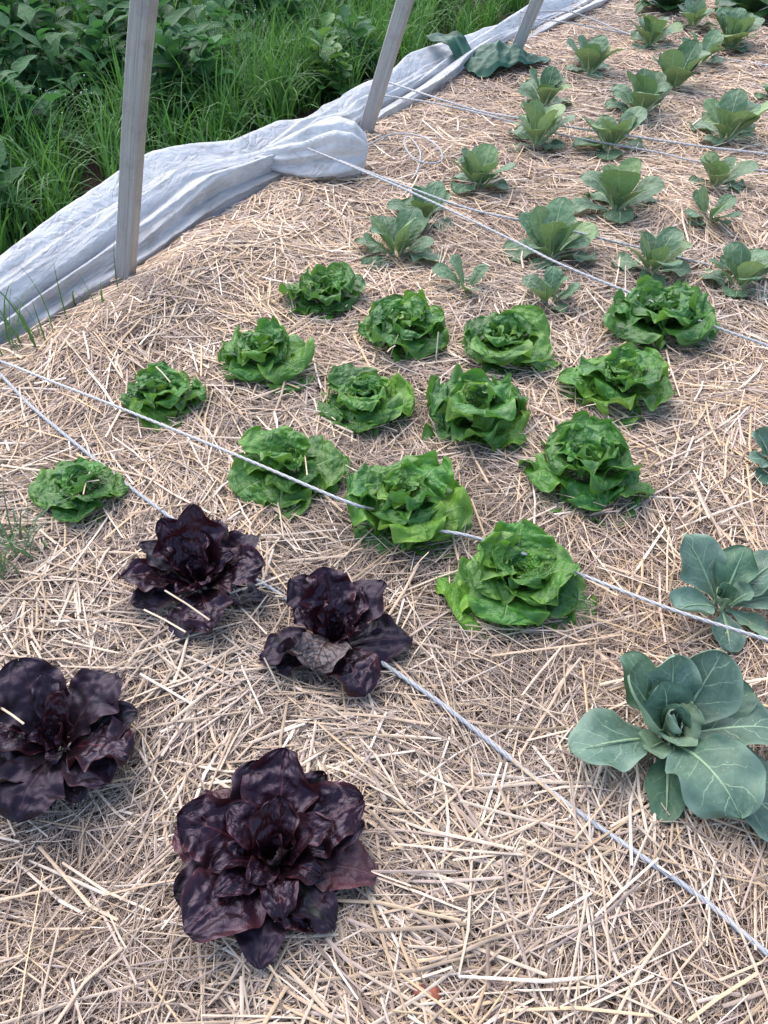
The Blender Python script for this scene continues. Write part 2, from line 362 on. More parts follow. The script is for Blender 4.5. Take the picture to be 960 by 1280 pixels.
# ------------------------------------------------------------------ straw mulch
def straw_batch(rs, cx, cy, L, w, col, lift, ang=None, tilt=None, kink=None, thick=.55, base=None):
    n = len(cx)
    if ang is None: ang = rs.rand(n) * 2 * np.pi
    if kink is None: kink = rs.normal(0, .10, n) + (rs.rand(n) < .05) * rs.normal(0, .6, n)
    if tilt is None: tilt = rs.normal(0, .06, n)
    dx, dy = np.cos(ang), np.sin(ang)
    ang2 = ang + kink; dx2, dy2 = np.cos(ang2), np.sin(ang2)
    ts = rs.uniform(.3, .7, n)
    P = np.zeros((n, 3, 3))
    P[:, 1, 0], P[:, 1, 1] = cx, cy
    P[:, 0, 0], P[:, 0, 1] = cx - dx * L * ts, cy - dy * L * ts
    P[:, 2, 0], P[:, 2, 1] = cx + dx2 * L * (1 - ts), cy + dy2 * L * (1 - ts)
    hh = H(P[:, :, 0], P[:, :, 1]) if base is None else base[:, None] + np.zeros((n, 3))
    P[:, :, 2] = hh + lift[:, None]
    P[:, 0, 2] -= tilt * L * ts; P[:, 2, 2] += tilt * L * (1 - ts)
    lat = np.stack([np.stack([-dy, dx], -1), np.stack([-(dy + dy2) / 2, (dx + dx2) / 2], -1), np.stack([-dy2, dx2], -1)], 1)
    wv = w[:, None] * np.stack([rs.uniform(.75, 1, n), np.ones(n), rs.uniform(.6, 1, n)], 1) * .5
    roll = rs.normal(0, .35, n)[:, None]
    V = np.zeros((n, 3, 3, 3))
    for k, q in enumerate((-1, 0, 1)):
        V[:, :, k, :2] = P[:, :, :2] + lat * (wv * q)[:, :, None] * np.cos(roll)[:, :, None]
        V[:, :, k, 2] = P[:, :, 2] + (wv * 2 * thick if q == 0 else 0) + wv * q * np.sin(roll)
    base_i = (np.arange(n) * 9)[:, None, None]
    f = []
    for r in range(2):
        for k in range(2):
            f.append([r * 3 + k, (r + 1) * 3 + k, (r + 1) * 3 + k + 1, r * 3 + k + 1])
    F = (base_i + np.array(f)[None]).reshape(-1, 4)
    F = F[:, ::-1]
    wz = fnoise(cx * 1.1 + 40, cy * 1.1 + 12, 3)[:, None]; w2 = sstep(-.05, .22, wz)
    g_ = col.mean(1, keepdims=True)
    col = (col * (1 - .22 * w2) + g_ * np.array((1.05, .97, .91)) * .22 * w2) * (1.06 - .18 * w2)
    colv = np.repeat(col, 9, axis=0)
    return V.reshape(-1, 3), F, colv
rs = np.random.RandomState(11)
def sample(rs, y0, y1, dens, margin):
    xm = .48 * depth(0, y1) + margin
    n = int(2 * xm * (y1 - y0) * dens)
    x = rs.uniform(-xm, xm, n); y = rs.uniform(y0, y1, n)
    s, e = se(x, y)
    k = (np.abs(x) < .48 * depth(x, y) + margin) & (e > -.05 + .10 * fnoise(x * 6, y * 6, 2)) & (e < 4.35)
    return x[k], y[k]
PAL = np.array((1.0, .975, .915)) * np.array([(.55, .415, .300), (.68, .550, .435), (.43, .335, .290), (.27, .195, .165), (.60, .440, .275), (.78, .68, .59), (.50, .40, .365)])
def pick(rs, n, p): return PAL[rs.choice(len(PAL), n, p=p)] * rs.uniform(.72, 1.15, n)[:, None]
parts = []
def add_batch(b):
    parts.append(b)
for (y0, y1, dn, ws) in ((0.05, 1.0, 1.0, 1.0), (1.0, 1.9, .8, 1.05), (1.9, 3.1, .52, 1.25), (3.1, 4.6, .33, 1.55), (4.6, 8.0, .17, 2.1)):
    mg = .55
    # fine matted chaff
    x, y = sample(rs, y0, y1, 12500 * dn, mg); n = len(x)
    ff = fnoise(x * 1.7 + 9, y * 1.7 + 2, 3)
    add_batch(straw_batch(rs, x, y, rs.uniform(.03, .11, n) * (1 + .15 * ws), rs.uniform(.0008, .0018, n) * ws, pick(rs, n, (.15, .06, .32, .22, .04, .03, .18)),
                          rs.uniform(-.008, .013, n), tilt=rs.normal(0, .12, n)))
    # medium stalks
    x, y = sample(rs, y0, y1, 7400 * dn, mg)
    ff = fnoise(x * 1.7 + 9, y * 1.7 + 2, 3); k = rs.rand(len(x)) < .35 + .65 * sstep(-.12, .06, ff); x, y = x[k], y[k]; n = len(x)
    drift = fnoise(x * 2.2 + 31, y * 2.2 + 7, 2) * 9
    ang = np.where(rs.rand(n) < .5, drift + rs.normal(0, .45, n), rs.rand(n) * 6.283)
    add_batch(straw_batch(rs, x, y, rs.uniform(.05, .17, n), rs.uniform(.0016, .0036, n) * ws ** .6, pick(rs, n, (.28, .18, .19, .10, .07, .07, .11)),
                          rs.uniform(-.002, .018, n), ang=ang, tilt=rs.normal(0, .08, n)))
    # broad flattened stalks on top
    x, y = sample(rs, y0, y1, 1250 * dn, mg)
    ff = fnoise(x * 1.7 + 9, y * 1.7 + 2, 3); k = rs.rand(len(x)) < .22 + .78 * sstep(-.10, .08, ff); x, y = x[k], y[k]; n = len(x)
    drift = fnoise(x * 2.2 + 31, y * 2.2 + 7, 2) * 9
    ang = np.where(rs.rand(n) < .45, drift + rs.normal(0, .5, n), rs.rand(n) * 6.283)
    add_batch(straw_batch(rs, x, y, rs.uniform(.06, .26, n), rs.uniform(.0034, .0064, n) * ws ** .4, pick(rs, n, (.28, .31, .10, .03, .09, .14, .05)),
                          rs.uniform(.008, .024, n), ang=ang, tilt=rs.normal(0, .06, n), thick=.32))
# single stalks fallen across leaves: (pixel a, pixel b, height a, height b)
def laid(pts):
    V = []; F = []; col = []
    for q, (ax, ay, bx, by, ha, hb, w) in enumerate(pts):
        a = at(ax, ay, ha); b = at(bx, by, hb); d = (b - a); l = Vector((-d.y, d.x, 0)).normalized() * w / 2
        m = (a + b) / 2 + Vector((0, 0, .004))
        for p in (a, m, b):
            for k in (-1, 0, 1): V.append(p + l * k + Vector((0, 0, .35 * w if k == 0 else 0)))
        for r in range(2):
            for k in range(2): F.append([q * 9 + r * 3 + k, q * 9 + r * 3 + k + 1, q * 9 + (r + 1) * 3 + k + 1, q * 9 + (r + 1) * 3 + k])
        col += [(.60, .50, .36)] * 9
    return np.array([tuple(v) for v in V]), np.array(F), np.array(col)
add_batch(laid([(180, 762, 232, 790, .10, .10, .004), (196, 648, 238, 685, .13, .10, .004), (206, 738, 262, 775, .13, .10, .004), (95, 607, 124, 600, .075, .08, .004), (104, 618, 112, 590, .08, .075, .003), (195, 458, 213, 478, .12, .10, .004),
                (352, 868, 330, 822, .03, .08, .003), (494, 432, 484, 440, .1, .1, .004), (700, 494, 682, 460, .02, .12, .005), (745, 505, 722, 512, .10, .05, .004), (536, 690, 516, 712, .12, .06, .004), (0, 884, 30, 905, .14, .13, .004),
                (488, 446, 498, 418, .05, .13, .005), (545, 448, 548, 415, .05, .12, .004), (380, 560, 384, 594, .05, .10, .003), (760, 520, 770, 545, .09, .05, .004)]))
# ------------------------------------------------------------------ leaves
def leaf_geo(rng, L, W, e0, e1, cup=.5, cup1=None, ruf=.1, freq=3., blis=.004, bsc=.03, nu=22, nv=15, pet=.10, wmax=.6,
             p=1.0, curl=0., bend=0., twist=0., lobes=.05, pointed=0., roll_edge=0., roll_side=0, groove=.0, fine=.5):
    t = np.linspace(0, 1, nu); u = 1 - (1 - t) ** 1.35
    v = np.linspace(-1, 1, nv); v = np.sign(v) * np.abs(v) ** .9
    e = np.radians(e0 + (e1 - e0) * u ** p + curl * sstep(.6, 1., u))
    psi = bend * u ** 2
    T = np.stack([np.cos(e) * np.cos(psi), np.cos(e) * np.sin(psi), np.sin(e)], -1)
    du = np.diff(u, prepend=0)
    Tm = np.concatenate([T[:1], (T[1:] + T[:-1]) / 2])
    P = np.cumsum(Tm * (du * L)[:, None], 0)
    B = np.stack([-np.sin(psi), np.cos(psi), 0 * u], -1)
    N = np.cross(T, B)
    tw = twist * u
    B, N = B * np.cos(tw)[:, None] + N * np.sin(tw)[:, None], N * np.cos(tw)[:, None] - B * np.sin(tw)[:, None]
    lo = pet + (1 - pet) * sstep(0, wmax, u)
    hi = np.sqrt(np.clip(1 - (np.clip(u - wmax, 0, 1) / (1.0001 - wmax)) ** 2, 0, 1))
    if pointed: hi = hi * (1 - pointed) + pointed * (1 - np.clip(u - wmax, 0, 1) / (1 - wmax))
    w = W * lo * hi
    cupv = cup + ((cup if cup1 is None else cup1) - cup) * u
    U, Vv = np.meshgrid(u, v, indexing='ij')
    o1, o2, o3 = rng.uniform(0, 50, 3)
    wl = w[:, None] * (1 + (lobes * 2.2 * fnoise(U * 5 + o1, np.sign(Vv) * 3 + o2, 3) + .10 * np.sign(Vv) * np.sin(o3)) * np.abs(Vv))
    c = np.clip(np.abs(cupv), .02, 3)[:, None] * np.sign(cupv + 1e-9)[:, None]
    cv = c * Vv + roll_edge * 5. * np.sign(Vv) * np.clip(np.abs(Vv) - .35, 0, 1) ** 2 * ((Vv > 0) if roll_side else 1.)
    dv = np.diff(Vv, axis=1); am = (cv[:, 1:] + cv[:, :-1]) / 2; k0 = nv // 2
    cl = np.concatenate([np.zeros((nu, 1)), np.cumsum(np.cos(am) * dv, 1)], 1); cn = np.concatenate([np.zeros((nu, 1)), np.cumsum(np.sin(am) * dv, 1)], 1)
    lat = wl * (cl - cl[:, k0:k0 + 1]); nor = wl * (cn - cn[:, k0:k0 + 1])
    ramp = sstep(.12, .5, U)
    ph = np.where(Vv < 0, rng.uniform(0, 6.28), rng.uniform(0, 6.28))
    wob = 1.2 * fnoise(U * 2.5 + o2, Vv * .5 + o1, 2)
    wave = np.sin(2 * np.pi * freq * U + ph + wob * 4) + .4 * np.sin(2 * np.pi * freq * 2.2 * U + ph * 2)
    d = ruf * W * np.abs(Vv) ** 2 * wave * ramp
    d = d + ruf * W * (1.4 * fnoise(U * 2.2 + o3, Vv * 1.3 + o1, 2) + fine * fnoise(U * 5 + o3, Vv * 3.0 + o2, 2) * np.abs(Vv)) * ramp
    d = d + blis * 2 * fnoise(U * L / bsc + o3, Vv * W / bsc + o2, 2) * ramp * (1 - np.abs(Vv) ** 6)
    d = d - groove * np.exp(-(Vv / .12) ** 2) * (1 - U)
    Nv = N[:, None, :] * np.cos(cv)[..., None] - B[:, None, :] * np.sin(cv)[..., None]
    V = P[:, None, :] + B[:, None, :] * lat[..., None] + N[:, None, :] * nor[..., None] + Nv * d[..., None]
    return V.reshape(-1, 3), grid_faces(nu, nv), np.stack([U, (Vv + 1) / 2], -1).reshape(-1, 2), (P, N, w)
def rotz(V, a, off=(0, 0, 0)):
    c, s = math.cos(a), math.sin(a)
    return np.stack([V[:, 0] * c - V[:, 1] * s + off[0], V[:, 0] * s + V[:, 1] * c + off[1], V[:, 2] + off[2]], -1)
def tube_geo(P, r, k=8, flat=1.0):
    P = np.asarray(P, float); n = len(P); r = np.broadcast_to(r, (n,))
    T = np.gradient(P, axis=0); T /= np.linalg.norm(T, axis=1)[:, None] + 1e-9
    up = np.where(np.abs(T[:, 2:3]) > .95, np.array([[1., 0, 0]]), np.array([[0, 0, 1.]]))
    A = np.cross(T, up); A /= np.linalg.norm(A, axis=1)[:, None]; Bn = np.cross(A, T)
    th = np.linspace(0, 2 * np.pi, k, endpoint=False)
    V = P[:, None] + (A[:, None] * np.cos(th)[None, :, None] + Bn[:, None] * flat * np.sin(th)[None, :, None]) * r[:, None, None]
    return V.reshape(-1, 3), grid_faces(n, k, True)
SPOTS = []
def put_leaf(root, rng, az, mat, r0=.008, z0=0., name='leaf', stalk=None, **kw):
    V, F, uv, (P, N, w) = leaf_geo(rng, **kw)
    lf = mesh_obj(name, rotz(V, az, (math.cos(az) * r0, math.sin(az) * r0, z0)), F, M[mat], root, uv=uv)
    if stalk:
        n = max(4, int(len(P) * stalk[1])); rr = np.linspace(stalk[0], stalk[0] * .12, n)
        SV, SF = tube_geo(P[:n] - N[:n] * rr[:, None] * .55, rr, 7, .75)
        mesh_obj('stalk', rotz(SV, az, (math.cos(az) * r0, math.sin(az) * r0, z0)), SF, M[stalk[2]], lf)
    return lf

# ------------------------------------------------------------------ green lettuces
GL = 'green lettuces growing in the straw'
def place(px, py, sink=.0):
    p = at(px, py); z = hz(p.x, p.y)
    for _ in range(3): p = at(px, py, z); z = hz(p.x, p.y)
    return Vector((p.x, p.y, z - sink))
def lettuce(seed, cx, cy, wpx, hpx, label, mat='lettuce', up=1.0, ruf=1.0, dens=1.0, sunk=0.):
    rng = np.random.RandomState(seed)
    b = place(cx, cy + .14 * hpx, sunk); rad = wpx / FPX * depth(b.x, b.y, b.z + .05) / 2
    SPOTS.append((b.x, b.y, b.z, rad, 14)); root = empty('lettuce', b, label, 'lettuce', GL)
    a0 = rng.uniform(0, 6.28)
    rings = [(6, 18, -14, 1.08, .50, .4, .17, 0., 1.2), (5, 38 * up, -8, 1.06, .53, .6, .22, .008, 1.3), (5, 56 * up, 2, .94, .51, .75, .27, .016, 1.4), (4, 74, 28, .78, .48, .85, .34, .022, 1.3), (5, 82, 62, .52, .44, 1.0, .40, .026, 1.)]
    light = rng.uniform(.0, .28)
    for q, (n, e0, e1, lf, wf, cup, rf, z0, pw) in enumerate(rings):
        n = max(3, int(round(n * dens)))
        for k in range(n):
            az = a0 + q * .9 + (k + rng.uniform(-.38, .38)) * 6.283 / n
            L = rad * lf * rng.uniform(.82, 1.16) * 1.03
            m = mat if rng.rand() < .72 else ('lettuce_dark' if mat == 'lettuce' else 'lettuce')
            if rng.rand() < light * (1.4 if q in (0, 3, 4) else .6): m = 'lettuce_light'
            put_leaf(root, rng, az, m, r0=.006, z0=z0, L=L, W=L * wf * rng.uniform(.85, 1.1), e0=e0 + rng.uniform(-10, 10), e1=e1 + rng.uniform(-26, 26), p=pw,
                     cup=cup * rng.uniform(.6, 1.3), cup1=cup * rng.uniform(-1., .5), ruf=rf * ruf * rng.uniform(.7, 1.3), freq=rng.uniform(1.3, 3.2),
                     blis=.007, bsc=.024, nu=28, nv=21, pet=.16, wmax=rng.uniform(.48, .60), curl=rng.uniform(-35, 15), bend=rng.uniform(-.35, .35),
                     twist=rng.uniform(-.4, .4), lobes=.09)
    return root
G = [
 (405, 372, 96, 64, 'small green lettuce farthest up the bed on the left, nearest the metal hoops', 'lettuce', 1.0, 1., 0),
 (330, 447, 116, 84, 'dense green lettuce standing between the shallow left lettuce and the farthest left one', 'lettuce', 1.1, 1.1, 0),
 (204, 494, 106, 68, 'shallow green lettuce just above the white cord, leftmost of those beyond the cord', 'lettuce_dark', .9, .9, .01),
 (104, 612, 108, 58, 'small dark green lettuce half sunk in the straw with stalks lying on it', 'lettuce_dark', .8, .7, .012),
 (503, 417, 116, 66, 'green lettuce with a straw stalk leaning on it, below the two smallest pak choi', 'lettuce', 1.0, 1.1, 0),
 (628, 433, 122, 84, 'broad green lettuce right below the small pak choi in the middle of the bed', 'lettuce', .95, .8, 0),
 (455, 504, 112, 78, 'loose green lettuce with few large leaves in the middle of the lettuce block', 'lettuce', .95, 1., 0),
 (593, 518, 138, 94, 'dense frilly green lettuce in the centre of the block with many small leaves', 'lettuce_dark', 1.1, 1.3, 0),
 (358, 587, 138, 84, 'flat green lettuce with the white cord passing over its front right leaves', 'lettuce', .8, .8, .005),
 (505, 630, 152, 132, 'large frilly green lettuce with the white cord threading through its middle', 'lettuce', 1.15, 1.2, 0),
 (646, 718, 160, 148, 'green lettuce nearest the camera with big round leaves and cord between them', 'lettuce', 1.05, .8, 0),
 (727, 584, 142, 108, 'frilly green lettuce standing up and right of the one nearest the camera', 'lettuce_dark', 1.1, 1.3, 0),
 (773, 484, 132, 90, 'green lettuce with straw stalks sticking out of its left side, below the curly one', 'lettuce', 1.0, .9, 0),
 (822, 402, 128, 86, 'dark crinkled green lettuce at the top right of the block, hiding a cord behind it', 'lettuce_dark', 1.1, 1.3, 0),
]
for i, (cx, cy, w, h, lb, m, up, rf, sk) in enumerate(G): lettuce(100 + i, cx, cy, w, h, lb, m, up, rf, 1., sk)

# ------------------------------------------------------------------ dark red lettuces, leaf by leaf as in the photograph
DR = 'dark red lettuces growing in the straw'
def dark_lettuce(seed, bx, by, wpx, leaves, label):
    rng = np.random.RandomState(seed); b = place(bx, by); rad = wpx / FPX * depth(b.x, b.y, b.z + .04) / 2
    SPOTS.append((b.x, b.y, b.z, rad * 1.05, 10)); root = empty('dark_lettuce', b, label, 'lettuce', DR)
    for (az, lf, wf, e0, e1, cup, mat, kw) in leaves:
        az += rng.uniform(-9, 9)
        if lf < .75 and mat != 'red_pale': lf *= 1.30 if e0 > 60 else 1.12; wf *= .74; cup *= .75; e1 += rng.uniform(-10, 22)
        if lf >= .75 and mat != 'red_pale': wf *= .86; lf *= 1.07; e0 += 7; e1 += 6
        L = rad * lf
        d = dict(L=L, W=L * wf * .90, e0=e0 + rng.uniform(-6, 6), e1=e1 + rng.uniform(-16, 10), p=rng.uniform(1.1, 1.6), cup=min(1.5, cup * rng.uniform(1.3, 2.1)), cup1=cup * rng.uniform(-.2, 1.2), fine=.25, ruf=rng.uniform(.14, .24), freq=rng.uniform(1.6, 3.4), blis=.008, bsc=.015, nu=42, nv=29, pet=.2, pointed=rng.uniform(.05, .32), wmax=rng.uniform(.54, .66),
                 curl=rng.uniform(-35, 5), bend=rng.uniform(-.3, .3), twist=rng.uniform(-.45, .45), lobes=.08, r0=.006, z0=.01)
        d.update(kw); put_leaf(root, rng, R(az), mat, **d)
    return root
N0 = {}
dark_lettuce(201, 345, 1085, 240, [
 (238, 1.12, .44, 34, -14, .25, 'red', {}), (272, .98, .36, 14, -12, .3, 'red_matt', {}), (300, .80, .42, 24, -10, .4, 'red', {}), (322, .90, .34, 20, -8, .4, 'red_matt', {}),
 (345, 1.05, .36, 18, -6, .5, 'red_pink', {}), (12, .98, .34, 30, -2, .5, 'red_matt', {}), (38, 1.10, .40, 40, 4, .5, 'red', {}), (62, .98, .34, 36, 8, .5, 'red_matt', {}),
 (90, 1.12, .44, 50, 10, .4, 'red', {}), (118, 1.02, .38, 40, 8, .4, 'red_matt', {}), (140, 1.0, .36, 30, 2, .5, 'red_pink', {}), (158, 1.08, .42, 42, 2, .5, 'red', {}), (180, 1.08, .32, 18, -4, .5, 'red_pink', {}),
 (200, .98, .42, 26, -6, .35, 'red_matt', {}), (218, .72, .40, 50, 12, .5, 'red', {}),
 (285, .70, .44, 52, 6, .7, 'red', {'curl': -50}), (330, .66, .44, 60, 20, .8, 'red', {'curl': -60}), (20, .70, .40, 62, 35, .8, 'red', {}), (75, .78, .40, 72, 46, .9, 'red', {}),
 (100, .66, .40, 78, 60, 1.0, 'red', {}), (150, .66, .42, 66, 34, .9, 'red', {'curl': -40}), (195, .60, .42, 64, 30, .9, 'red', {'curl': -50}), (250, .50, .42, 70, 40, 1.0, 'red', {}),
 (310, .42, .42, 80, 70, 1.2, 'red_matt', {}), (40, .46, .42, 82, 78, 1.3, 'red', {}), (170, .44, .4, 82, 76, 1.3, 'red', {})],
 'largest dark purple lettuce, a full glossy rosette nearest the camera')
dark_lettuce(202, 252, 740, 172, [
 (92, 1.25, .40, 68, 44, .5, 'red', {'pointed': .35}), (135, 1.10, .40, 52, 26, .8, 'red', {}), (158, 1.02, .36, 36, 10, .6, 'red_matt', {}), (188, 1.08, .36, 26, 6, .9, 'red', {}), (215, .92, .36, 16, -8, .5, 'red_matt', {}),
 (262, .92, .36, 14, -12, .4, 'red_matt', {}), (292, 1.02, .44, 34, -10, .35, 'red', {}), (335, .96, .36, 16, -6, .4, 'red_matt', {}), (5, 1.08, .42, 38, 6, .5, 'red', {}), (32, 1.08, .40, 44, 18, .5, 'red_matt', {}), (60, 1.0, .38, 52, 24, .5, 'red_matt', {}),
 (70, .88, .38, 72, 56, .9, 'red', {}), (130, .66, .42, 72, 52, .9, 'red', {}), (10, .62, .42, 66, 40, .9, 'red', {'curl': -50}), (240, .58, .44, 58, 22, .7, 'red', {'curl': -40}), (310, .52, .42, 64, 34, .9, 'red', {}), (180, .40, .42, 80, 70, 1.2, 'red', {}), (50, .40, .42, 82, 76, 1.2, 'red', {})],
 'dark purple lettuce with tall pointed back leaves and pale straw stalks across it')
dark_lettuce(203, 418, 812, 172, [
 (92, 1.12, .44, 62, 40, .5, 'red', {}), (135, 1.10, .42, 40, 16, .5, 'red_matt', {'blis': .008}), (188, 1.06, .44, 26, -2, .4, 'red_matt', {}), (215, .90, .40, 26, -4, .4, 'red_matt', {}),
 (258, .80, .58, 56, -40, .5, 'red_pale', {'z0': .03}), (304, 1.08, .42, 36, -16, .4, 'red', {}), (350, 1.08, .44, 20, 2, .3, 'red_matt', {}), (38, 1.14, .42, 40, 20, .4, 'red_matt', {}), (62, .9, .4, 46, 24, .5, 'red', {}),
 (20, .60, .46, 60, 30, .9, 'red', {'curl': -60}), (165, .70, .44, 50, 20, .8, 'red', {'curl': -50}), (120, .60, .42, 72, 54, 1., 'red', {}), (320, .42, .42, 70, 40, .9, 'red', {}), (80, .44, .42, 80, 72, 1.2, 'red', {})],
 'small dark purple lettuce with one curled leaf showing a pale grey face, on the rope')
dark_lettuce(204, 82, 940, 196, [
 (122, 1.22, .46, 48, 26, .35, 'red_matt', {}), (100, 1.0, .22, 62, 44, .5, 'red_matt', {}), (48, 1.12, .44, 42, 12, .6, 'red_matt', {}), (22, 1.0, .42, 26, 4, .5, 'red_matt', {}), (352, 1.10, .46, 40, -14, .3, 'red', {}), (328, 1.02, .44, 22, -6, .5, 'red_matt', {}),
 (296, .8, .4, 12, -10, .4, 'red_matt', {}), (248, 1.08, .48, 36, -16, .3, 'red_matt', {}), (222, 1.0, .44, 20, -6, .4, 'red_matt', {}), (178, 1.10, .46, 44, -4, .3, 'red', {}), (152, 1.06, .42, 36, 8, .4, 'red_matt', {}),
 (60, .70, .42, 72, 56, .9, 'red', {}), (150, .56, .44, 68, 40, .9, 'red', {}), (290, .40, .42, 66, 36, .9, 'red_matt', {}), (200, .42, .42, 74, 50, 1., 'red', {}), (20, .42, .4, 80, 72, 1.2, 'red', {})],
 'dark purple lettuce with broad dull leaves, cut by the left edge of the photo')

# ------------------------------------------------------------------ cabbages
CB = 'blue green cabbages growing in the straw'
def cabbage(seed, bx, by, wpx, leaves, label):
    rng = np.random.RandomState(seed); b = place(bx, by); rad = wpx / FPX * depth(b.x, b.y, b.z + .05) / 2
    SPOTS.append((b.x, b.y, b.z, rad * .9, 8)); root = empty('cabbage', b, label, 'cabbage', CB)
    for (az, lf, wf, e0, e1, cup, mat, kw) in leaves:
        if e0 > 40 and lf > .7: lf *= 1.08
        L = rad * lf
        if e0 > 22: e0 += 10; e1 += 12
        d = dict(L=L, W=L * wf * .88, e0=e0, e1=e1, cup=cup * 1.35, cup1=cup * rng.uniform(-.4, 1.2), ruf=rng.uniform(.13, .22), freq=rng.uniform(1., 2.0), blis=.003, bsc=.05, nu=28, nv=19, pet=.10, wmax=rng.uniform(.54, .64),
                 curl=rng.uniform(-25, 8), bend=rng.uniform(-.2, .2), twist=rng.uniform(-.28, .28), lobes=.07, r0=.012, z0=.02, groove=.004, stalk=(.0052, .80, 'stalk_cab'))
        d.update(kw); put_leaf(root, rng, R(az), mat, **d)
    return root
cabbage(301, 832, 930, 250, [
 (196, 1.12, .34, 26, -20, .25, 'cabbage', {'pet': .05, 'wmax': .60}), (222, .50, .42, 44, 6, .5, 'cabbage_pale', {}), (288, 1.02, .45, 48, -34, .75, 'cabbage', {'pet': .12, 'twist': .4, 'cup1': .2}), (254, .86, .26, 12, -10, .4, 'cabbage_dark', {}),
 (309, 1.34, .30, 20, -10, .35, 'cabbage', {'pet': .05, 'wmax': .62}), (335, .95, .28, 6, -4, .3, 'cabbage_dark', {}), (356, 1.10, .34, 32, -14, .5, 'cabbage', {'twist': -.3}), (22, .95, .30, 24, 2, .4, 'cabbage_dark', {}),
 (44, .94, .42, 54, 26, .5, 'cabbage', {'roll_edge': .75, 'roll_side': 1, 'twist': .3}), (92, .84, .34, 62, 44, .4, 'cabbage', {}), (122, .92, .30, 40, 20, .4, 'cabbage_dark', {}), (154, .84, .46, 58, 30, .9, 'cabbage_dark', {'roll_edge': .7, 'roll_side': 1}),
 (115, .66, .46, 70, 54, .8, 'cabbage_dark', {}), (14, .54, .42, 78, 62, .9, 'cabbage_pale', {'roll_edge': -.6}), (262, .42, .58, 70, 50, 1.1, 'cabbage_pale', {'curl': -75}), (182, .50, .40, 76, 66, 1.0, 'cabbage', {'roll_edge': .6}),
 (70, .46, .42, 80, 76, 1.2, 'cabbage_dark', {}), (150, .40, .42, 82, 78, 1.4, 'cabbage_dark', {}), (310, .34, .44, 80, 74, 1.4, 'cabbage_dark', {})],
 'large blue green cabbage with open outer leaves and white veins, nearest on the right')
cabbage(302, 898, 765, 158, [
 (130, 1.16, .42, 46, 24, .3, 'cabbage', {}), (60, .92, .36, 52, 26, .5, 'cabbage_dark', {}), (28, 1.15, .40, 40, 10, .4, 'cabbage', {}), (358, 1.10, .36, 24, -10, .4, 'cabbage', {}), (318, .8, .34, 6, -8, .3, 'cabbage_pale', {}),
 (200, 1.02, .36, 30, -2, .5, 'cabbage', {'roll_edge': .5}), (265, .80, .40, 8, -14, .3, 'cabbage', {}), (345, .56, .52, 64, 40, .9, 'cabbage', {}), (160, .38, .46, 74, 60, 1.1, 'cabbage_pale', {}), (90, .44, .44, 80, 74, 1.4, 'cabbage_dark', {}), (250, .32, .46, 78, 70, 1.4, 'cabbage_pale', {})],
 'small blue green cabbage with the white cord passing over its leaves at the right')
cabbage(303, 968, 590, 86, [
 (140, 1.1, .44, 50, 24, .4, 'cabbage', {}), (190, 1.0, .42, 40, -6, .5, 'cabbage', {}), (225, .9, .40, 10, -14, .3, 'cabbage_dark', {}), (270, 1.0, .42, 40, -10, .4, 'cabbage', {}), (320, 1.0, .42, 36, -4, .4, 'cabbage', {}), (10, 1.1, .42, 44, 8, .4, 'cabbage', {}),
 (70, 1.1, .42, 50, 24, .4, 'cabbage_dark', {}), (170, .6, .46, 70, 50, 1., 'cabbage_pale', {}), (300, .5, .46, 74, 60, 1.2, 'cabbage', {}), (50, .5, .46, 78, 70, 1.3, 'cabbage_dark', {})],
 'cabbage with only its left leaves in view, cut by the right photo edge')

# ------------------------------------------------------------------ pak choi
PK = 'pak choi plants in the far half of the bed'
def pak(seed, cx, cy, wpx, hpx, label, n=(5, 5, 4), big=1.0, tall=1.0, az0=None):
    rng = np.random.RandomState(seed)
    b = place(cx, cy + .26 * hpx); rad = wpx / FPX * depth(b.x, b.y, b.z + .06) / 2
    SPOTS.append((b.x, b.y, b.z, rad * .9, 9)); root = empty('pak_choi', b, label, 'pak choi', PK)
    a0 = rng.uniform(0, 6.28) if az0 is None else az0
    for q, (k_, e0, e1, lf, wf, cup) in enumerate(((max(2, n[0] - 1), 30, -8, .98, .36, .35), (n[1], 58, 38, 1.15 * tall, .30, .45), (n[2], 77, 62, 1.12 * tall, .28, .5))):
        for k in range(k_):
            az = a0 + q * .63 + (k + rng.uniform(-.28, .28)) * 6.283 / k_
            L = rad * lf * big * 1.07 * rng.uniform(.85, 1.15); r = rng.rand()
            m = 'pak_pale' if (r < .20 and q > 0) else ('pak_dark' if r < .42 else 'pak')
            put_leaf(root, rng, az, m, r0=.010, z0=0., stalk=(.0058 * L / .13, .55, 'stalk'), L=L, W=L * wf * rng.uniform(.85, 1.15), e0=e0 + rng.uniform(-15, 8), e1=e1 + rng.uniform(-24, 16), cup=cup * rng.uniform(.7, 1.3), cup1=cup * rng.uniform(-.3, .9),
                     ruf=.07 if q else .16, freq=rng.uniform(1., 2.), blis=.004, bsc=.022, nu=20, nv=13, pet=.07, wmax=rng.uniform(.64, .74), curl=rng.uniform(-40, 4) if q else -8,
                     bend=rng.uniform(-.25, .25), twist=rng.uniform(-.3, .3), lobes=.09 if q == 0 else .05)
    return root
